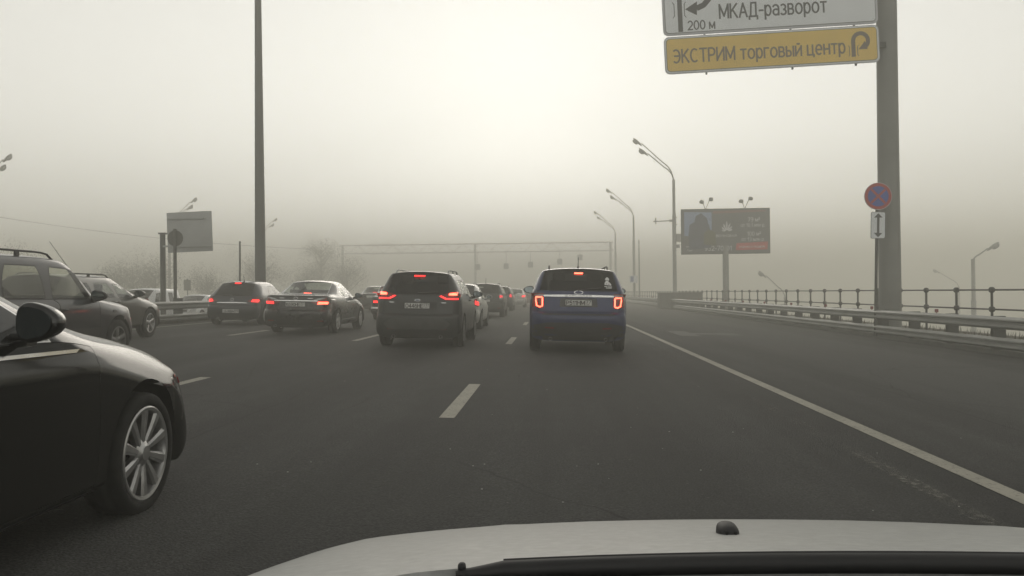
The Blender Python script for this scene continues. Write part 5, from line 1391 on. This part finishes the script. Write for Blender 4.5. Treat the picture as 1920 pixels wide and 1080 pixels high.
b = bm_new(); prism(b, [(-.42, 2.60), (-.05, 2.60), (-.05, 3.25), (-.42, 3.25)], -.08, -.07); link('blue_field', b, M['sign_blue'], pn)
root = thing('post', 'thin plain pole just right of the second street lamp', 'post', (11.4, 112, -.3))
b = bm_new(); tube(b, [(0, 0, 0), (0, 0, 8.2)], [.10, .07], 10); ellipsoid(b, (0, 0, 8.2), (.08, .08, .05), 1, 10, 6); link('shaft', b, M['mast'], root, 50)
root = thing('concrete_block', 'long low dark concrete block around the foot of the street lamp with the bracket', 'block', (10.55, 70.5, -.2))
b = bm_new(); box(b, (-.1, 0, .62), (3.5, 1.2, 1.25), None, .06); box(b, (-.1, 0, 1.27), (3.62, 1.32, .08), None, .02); link('body', b, M['concrete'], root, 30)

# ------------------------------------------------------------------ gantry across the road
gy = 144
root = thing('gantry', 'faint lattice gantry spanning the whole motorway in the fog', 'gantry', (0, gy, 0))
for x in (-35.6, -12.9, 9.9):
    b = bm_new(); tube(b, [(x, 0, -.4), (x, 0, 9.6)], .21, 12); box(b, (x, 0, -.1), (1, 1, .7), None, .05); link('post', b, M['galv_hazed'], root, 40)
b = bm_new()
for dy in (-.5, .5):
    for z in (8.15, 9.55): tube(b, [(-36, dy, z), (10.4, dy, z)], .055, 6)
    for k in range(31):
        x = -36 + 46.4 * k / 31; x2 = x + 46.4 / 31
        tube(b, [(x, dy, 8.15 if k % 2 else 9.55), (x2, dy, 9.55 if k % 2 else 8.15)], .026, 5)
link('truss', b, M['galv_hazed'], root)
for u, zz in ((-12.9, 5.6), (-8.1, 5.7), (-4.0, 5.9), (.9, 6.35), (4.3, 7.0)):
    b = bm_new(); box(b, (u + .45, -.7, zz), (.85, .25, .95), None, .03); tube(b, [(u + .45, -.6, zz + .4), (u + .45, -.5, 8.2)], .04, 6); link('lane_signal', b, M['galv'], root)

# ------------------------------------------------------------------ trees, dim in the fog
def tree_proto(h, w, seed, dens=1500, loc=(0, 0, 0), label='', group='trees beyond the opposite carriageway'):
    rnd = random.Random(seed); root = thing('tree', label, 'tree', loc, (0, 0, rnd.random() * 6), group)
    b = bm_new(); tips = []
    tube(b, [(0, 0, -.3), (.05, 0, h * .35), (rnd.uniform(-.2, .2), rnd.uniform(-.2, .2), h * .93)], [h * .022, h * .016, .02], 8)
    for k in range(16):
        z0 = h * rnd.uniform(.22, .75); a = rnd.random() * 6.28; L = w * rnd.uniform(.35, .6) * (1.15 - z0 / h * .6)
        p = Vector((0, 0, z0)); pts = [p]
        for q in range(1, 4):
            p = p + Vector((math.cos(a), math.sin(a), rnd.uniform(.5, 1.1))) * (L / 3); a += rnd.uniform(-.4, .4); pts.append(p)
        tube(b, pts, [h * .010, h * .007, h * .005, .01], 5); tips += pts[1:]
    tips += [Vector((0, 0, h * u)) for u in (.7, .8, .92)]
    link('trunk', b, M['bark'], root, 60)
    b = bm_new()
    cl = [t + Vector((rnd.gauss(0, .15), rnd.gauss(0, .15), rnd.gauss(0, .12))) * w for t in tips for _ in (0, 1)]
    for k in range(dens):
        c_ = rnd.choice(cl); s_ = rnd.uniform(.03, .075) * (h / 6) ** .5; r_ = w * .10
        p = c_ + Vector((rnd.gauss(0, r_), rnd.gauss(0, r_), rnd.gauss(0, r_)))
        u = Vector((rnd.gauss(0, 1), rnd.gauss(0, 1), rnd.gauss(0, 1))).normalized(); v = u.orthogonal().normalized()
        b.faces.new([b.verts.new(p + u * s_), b.verts.new(p + v * s_ * .6), b.verts.new(p - u * s_), b.verts.new(p - v * s_ * .6)])
    link('crown', b, M['leaf'], root)
    return root
LAB = 'dim tree beyond the opposite carriageway, '
t1 = tree_proto(4.6, 4.0, 1, 6500, (-46.5, 86, -.5), LAB + 'behind the white van')
t2 = tree_proto(5.4, 5.0, 2, 7500, (-45.0, 95, -.5), LAB + 'right of the grey sign back')
tree_proto(12.5, 6.0, 3, 9000, (-41, 150, -.6), 'tall narrow dim tree left of the gantry, highest of the trees', None)
for src, loc, s_, lab in ((t2, (-50, 78, -.5), .95, LAB + 'between the slate blue SUV and the white van'), (t1, (-41, 100, -.5), 1.0, LAB + 'just left of the tall mast'),
                          (t2, (-39, 112, -.5), 1.15, LAB + 'above the roof of the black sedan'), (t1, (-36, 124, -.5), 1.3, LAB + 'right above the low black sedan'),
                          (t2, (-32, 132, -.5), 1.2, LAB + 'left of the charcoal SUV roof'), (t2, (-56, 84, -.6), 1.1, LAB + 'behind the roof of the slate blue SUV'),
                          (t1, (-53, 106, -.6), 1.3, LAB + 'behind the round sign post')):
    o = dup(src, loc, (0, 0, loc[0]), lab); o.scale = (s_, s_, s_)

# overhead cable at the left
root = thing('overhead_cable', 'thin overhead cable sagging in from the left edge of the frame', 'cable', (0, 0, 0))
b = bm_new(); tube(b, [(-42 + 2 * k, 62 + 1.5 * k, 7.4 - .36 * k + .016 * k * k) for k in range(11)], .011, 5); link('wire', b, M['plastic'], root, 60)

# ------------------------------------------------------------------ haze, light, camera
b = bm_new(); x0, x1, y0, y1, z0, z1 = -440, 440, -75, 870, -9.5, 22.5
vs = [b.verts.new((x, y, z)) for x in (x0, x1) for y in (y0, y1) for z in (z0, z1)]
bmesh.ops.convex_hull(b, input=vs)
hm, nt, out = new_mat('haze')
pv = N(nt, 'ShaderNodeVolumePrincipled'); pv.inputs['Color'].default_value = (*HAZE_COL, 1); pv.inputs['Density'].default_value = HAZE; pv.inputs['Anisotropy'].default_value = HAZE_G
nt.links.new(pv.outputs[0], out.inputs['Volume'])
hz = link('haze', b, hm); tag(hz, 'pale fog filling the air', kind='stuff')

SUN_EL, SUN_AZ = rad(14.0), rad(-2.0)
def mixm(nt, a, t):
    m = N(nt, 'ShaderNodeMix', data_type='RGBA', blend_type='MULTIPLY'); m.inputs[0].default_value = 1
    nt.links.new(a, m.inputs[6]); m.inputs[7].default_value = (*t, 1); return m.outputs[2]
w = bpy.data.worlds.new('World'); scene.world = w; w.use_nodes = True
nt = w.node_tree
for n in list(nt.nodes): nt.nodes.remove(n)
out = N(nt, 'ShaderNodeOutputWorld'); bg = N(nt, 'ShaderNodeBackground'); sky = N(nt, 'ShaderNodeTexSky')
sky.sky_type = 'NISHITA'; sky.sun_disc = False; sky.sun_elevation = SUN_EL; sky.sun_rotation = SUN_AZ
sky.air_density = 1.0; sky.dust_density = SKY_DUST; sky.ozone_density = 1.0; sky.altitude = 100
hs = N(nt, 'ShaderNodeHueSaturation'); hs.inputs['Saturation'].default_value = SKY_SAT
nt.links.new(sky.outputs[0], hs.inputs['Color']); nt.links.new(mixm(nt, hs.outputs[0], SKY_TINT), bg.inputs[0]); bg.inputs[1].default_value = SKY
nt.links.new(bg.outputs[0], out.inputs[0])
sl = bpy.data.lights.new('sun', 'SUN'); sl.energy = SUN; sl.angle = rad(SUN_ANG); sl.color = (1, .92, .80)
so = bpy.data.objects.new('sun', sl); COL.objects.link(so)
d = Vector((math.sin(SUN_AZ) * math.cos(SUN_EL), math.cos(SUN_AZ) * math.cos(SUN_EL), math.sin(SUN_EL)))
so.rotation_euler = d.to_track_quat('Z', 'Y').to_euler(); so.location = (0, 60, 60)

cam = bpy.data.cameras.new('camera'); co = bpy.data.objects.new('camera', cam); COL.objects.link(co)
cam.sensor_width = 36; cam.lens = 30; cam.clip_start = .05; cam.clip_end = 3000
yaw, pit, rol = math.atan(.0468), .0055, .0105
f = Vector((-math.sin(yaw) * math.cos(pit), math.cos(yaw) * math.cos(pit), math.sin(pit))); r0 = f.cross(Vector((0, 0, 1))).normalized(); u0 = r0.cross(f)
r1 = r0 * math.cos(rol) - u0 * math.sin(rol); u1 = u0 * math.cos(rol) + r0 * math.sin(rol)
mm = Matrix((r1, u1, -f)).transposed().to_4x4(); mm.translation = Vector((0, 0, 1.22)); co.matrix_world = mm
scene.camera = co
vs_ = scene.view_settings; vs_.view_transform = 'Standard'; vs_.look = 'None'; vs_.exposure = EXPO; vs_.gamma = 1
cy = scene.cycles
cy.use_denoising = True; cy.volume_bounces = 4; cy.max_bounces = 10; cy.transparent_max_bounces = 24; cy.diffuse_bounces = 3; cy.glossy_bounces = 3
cy.sample_clamp_indirect = 2.5
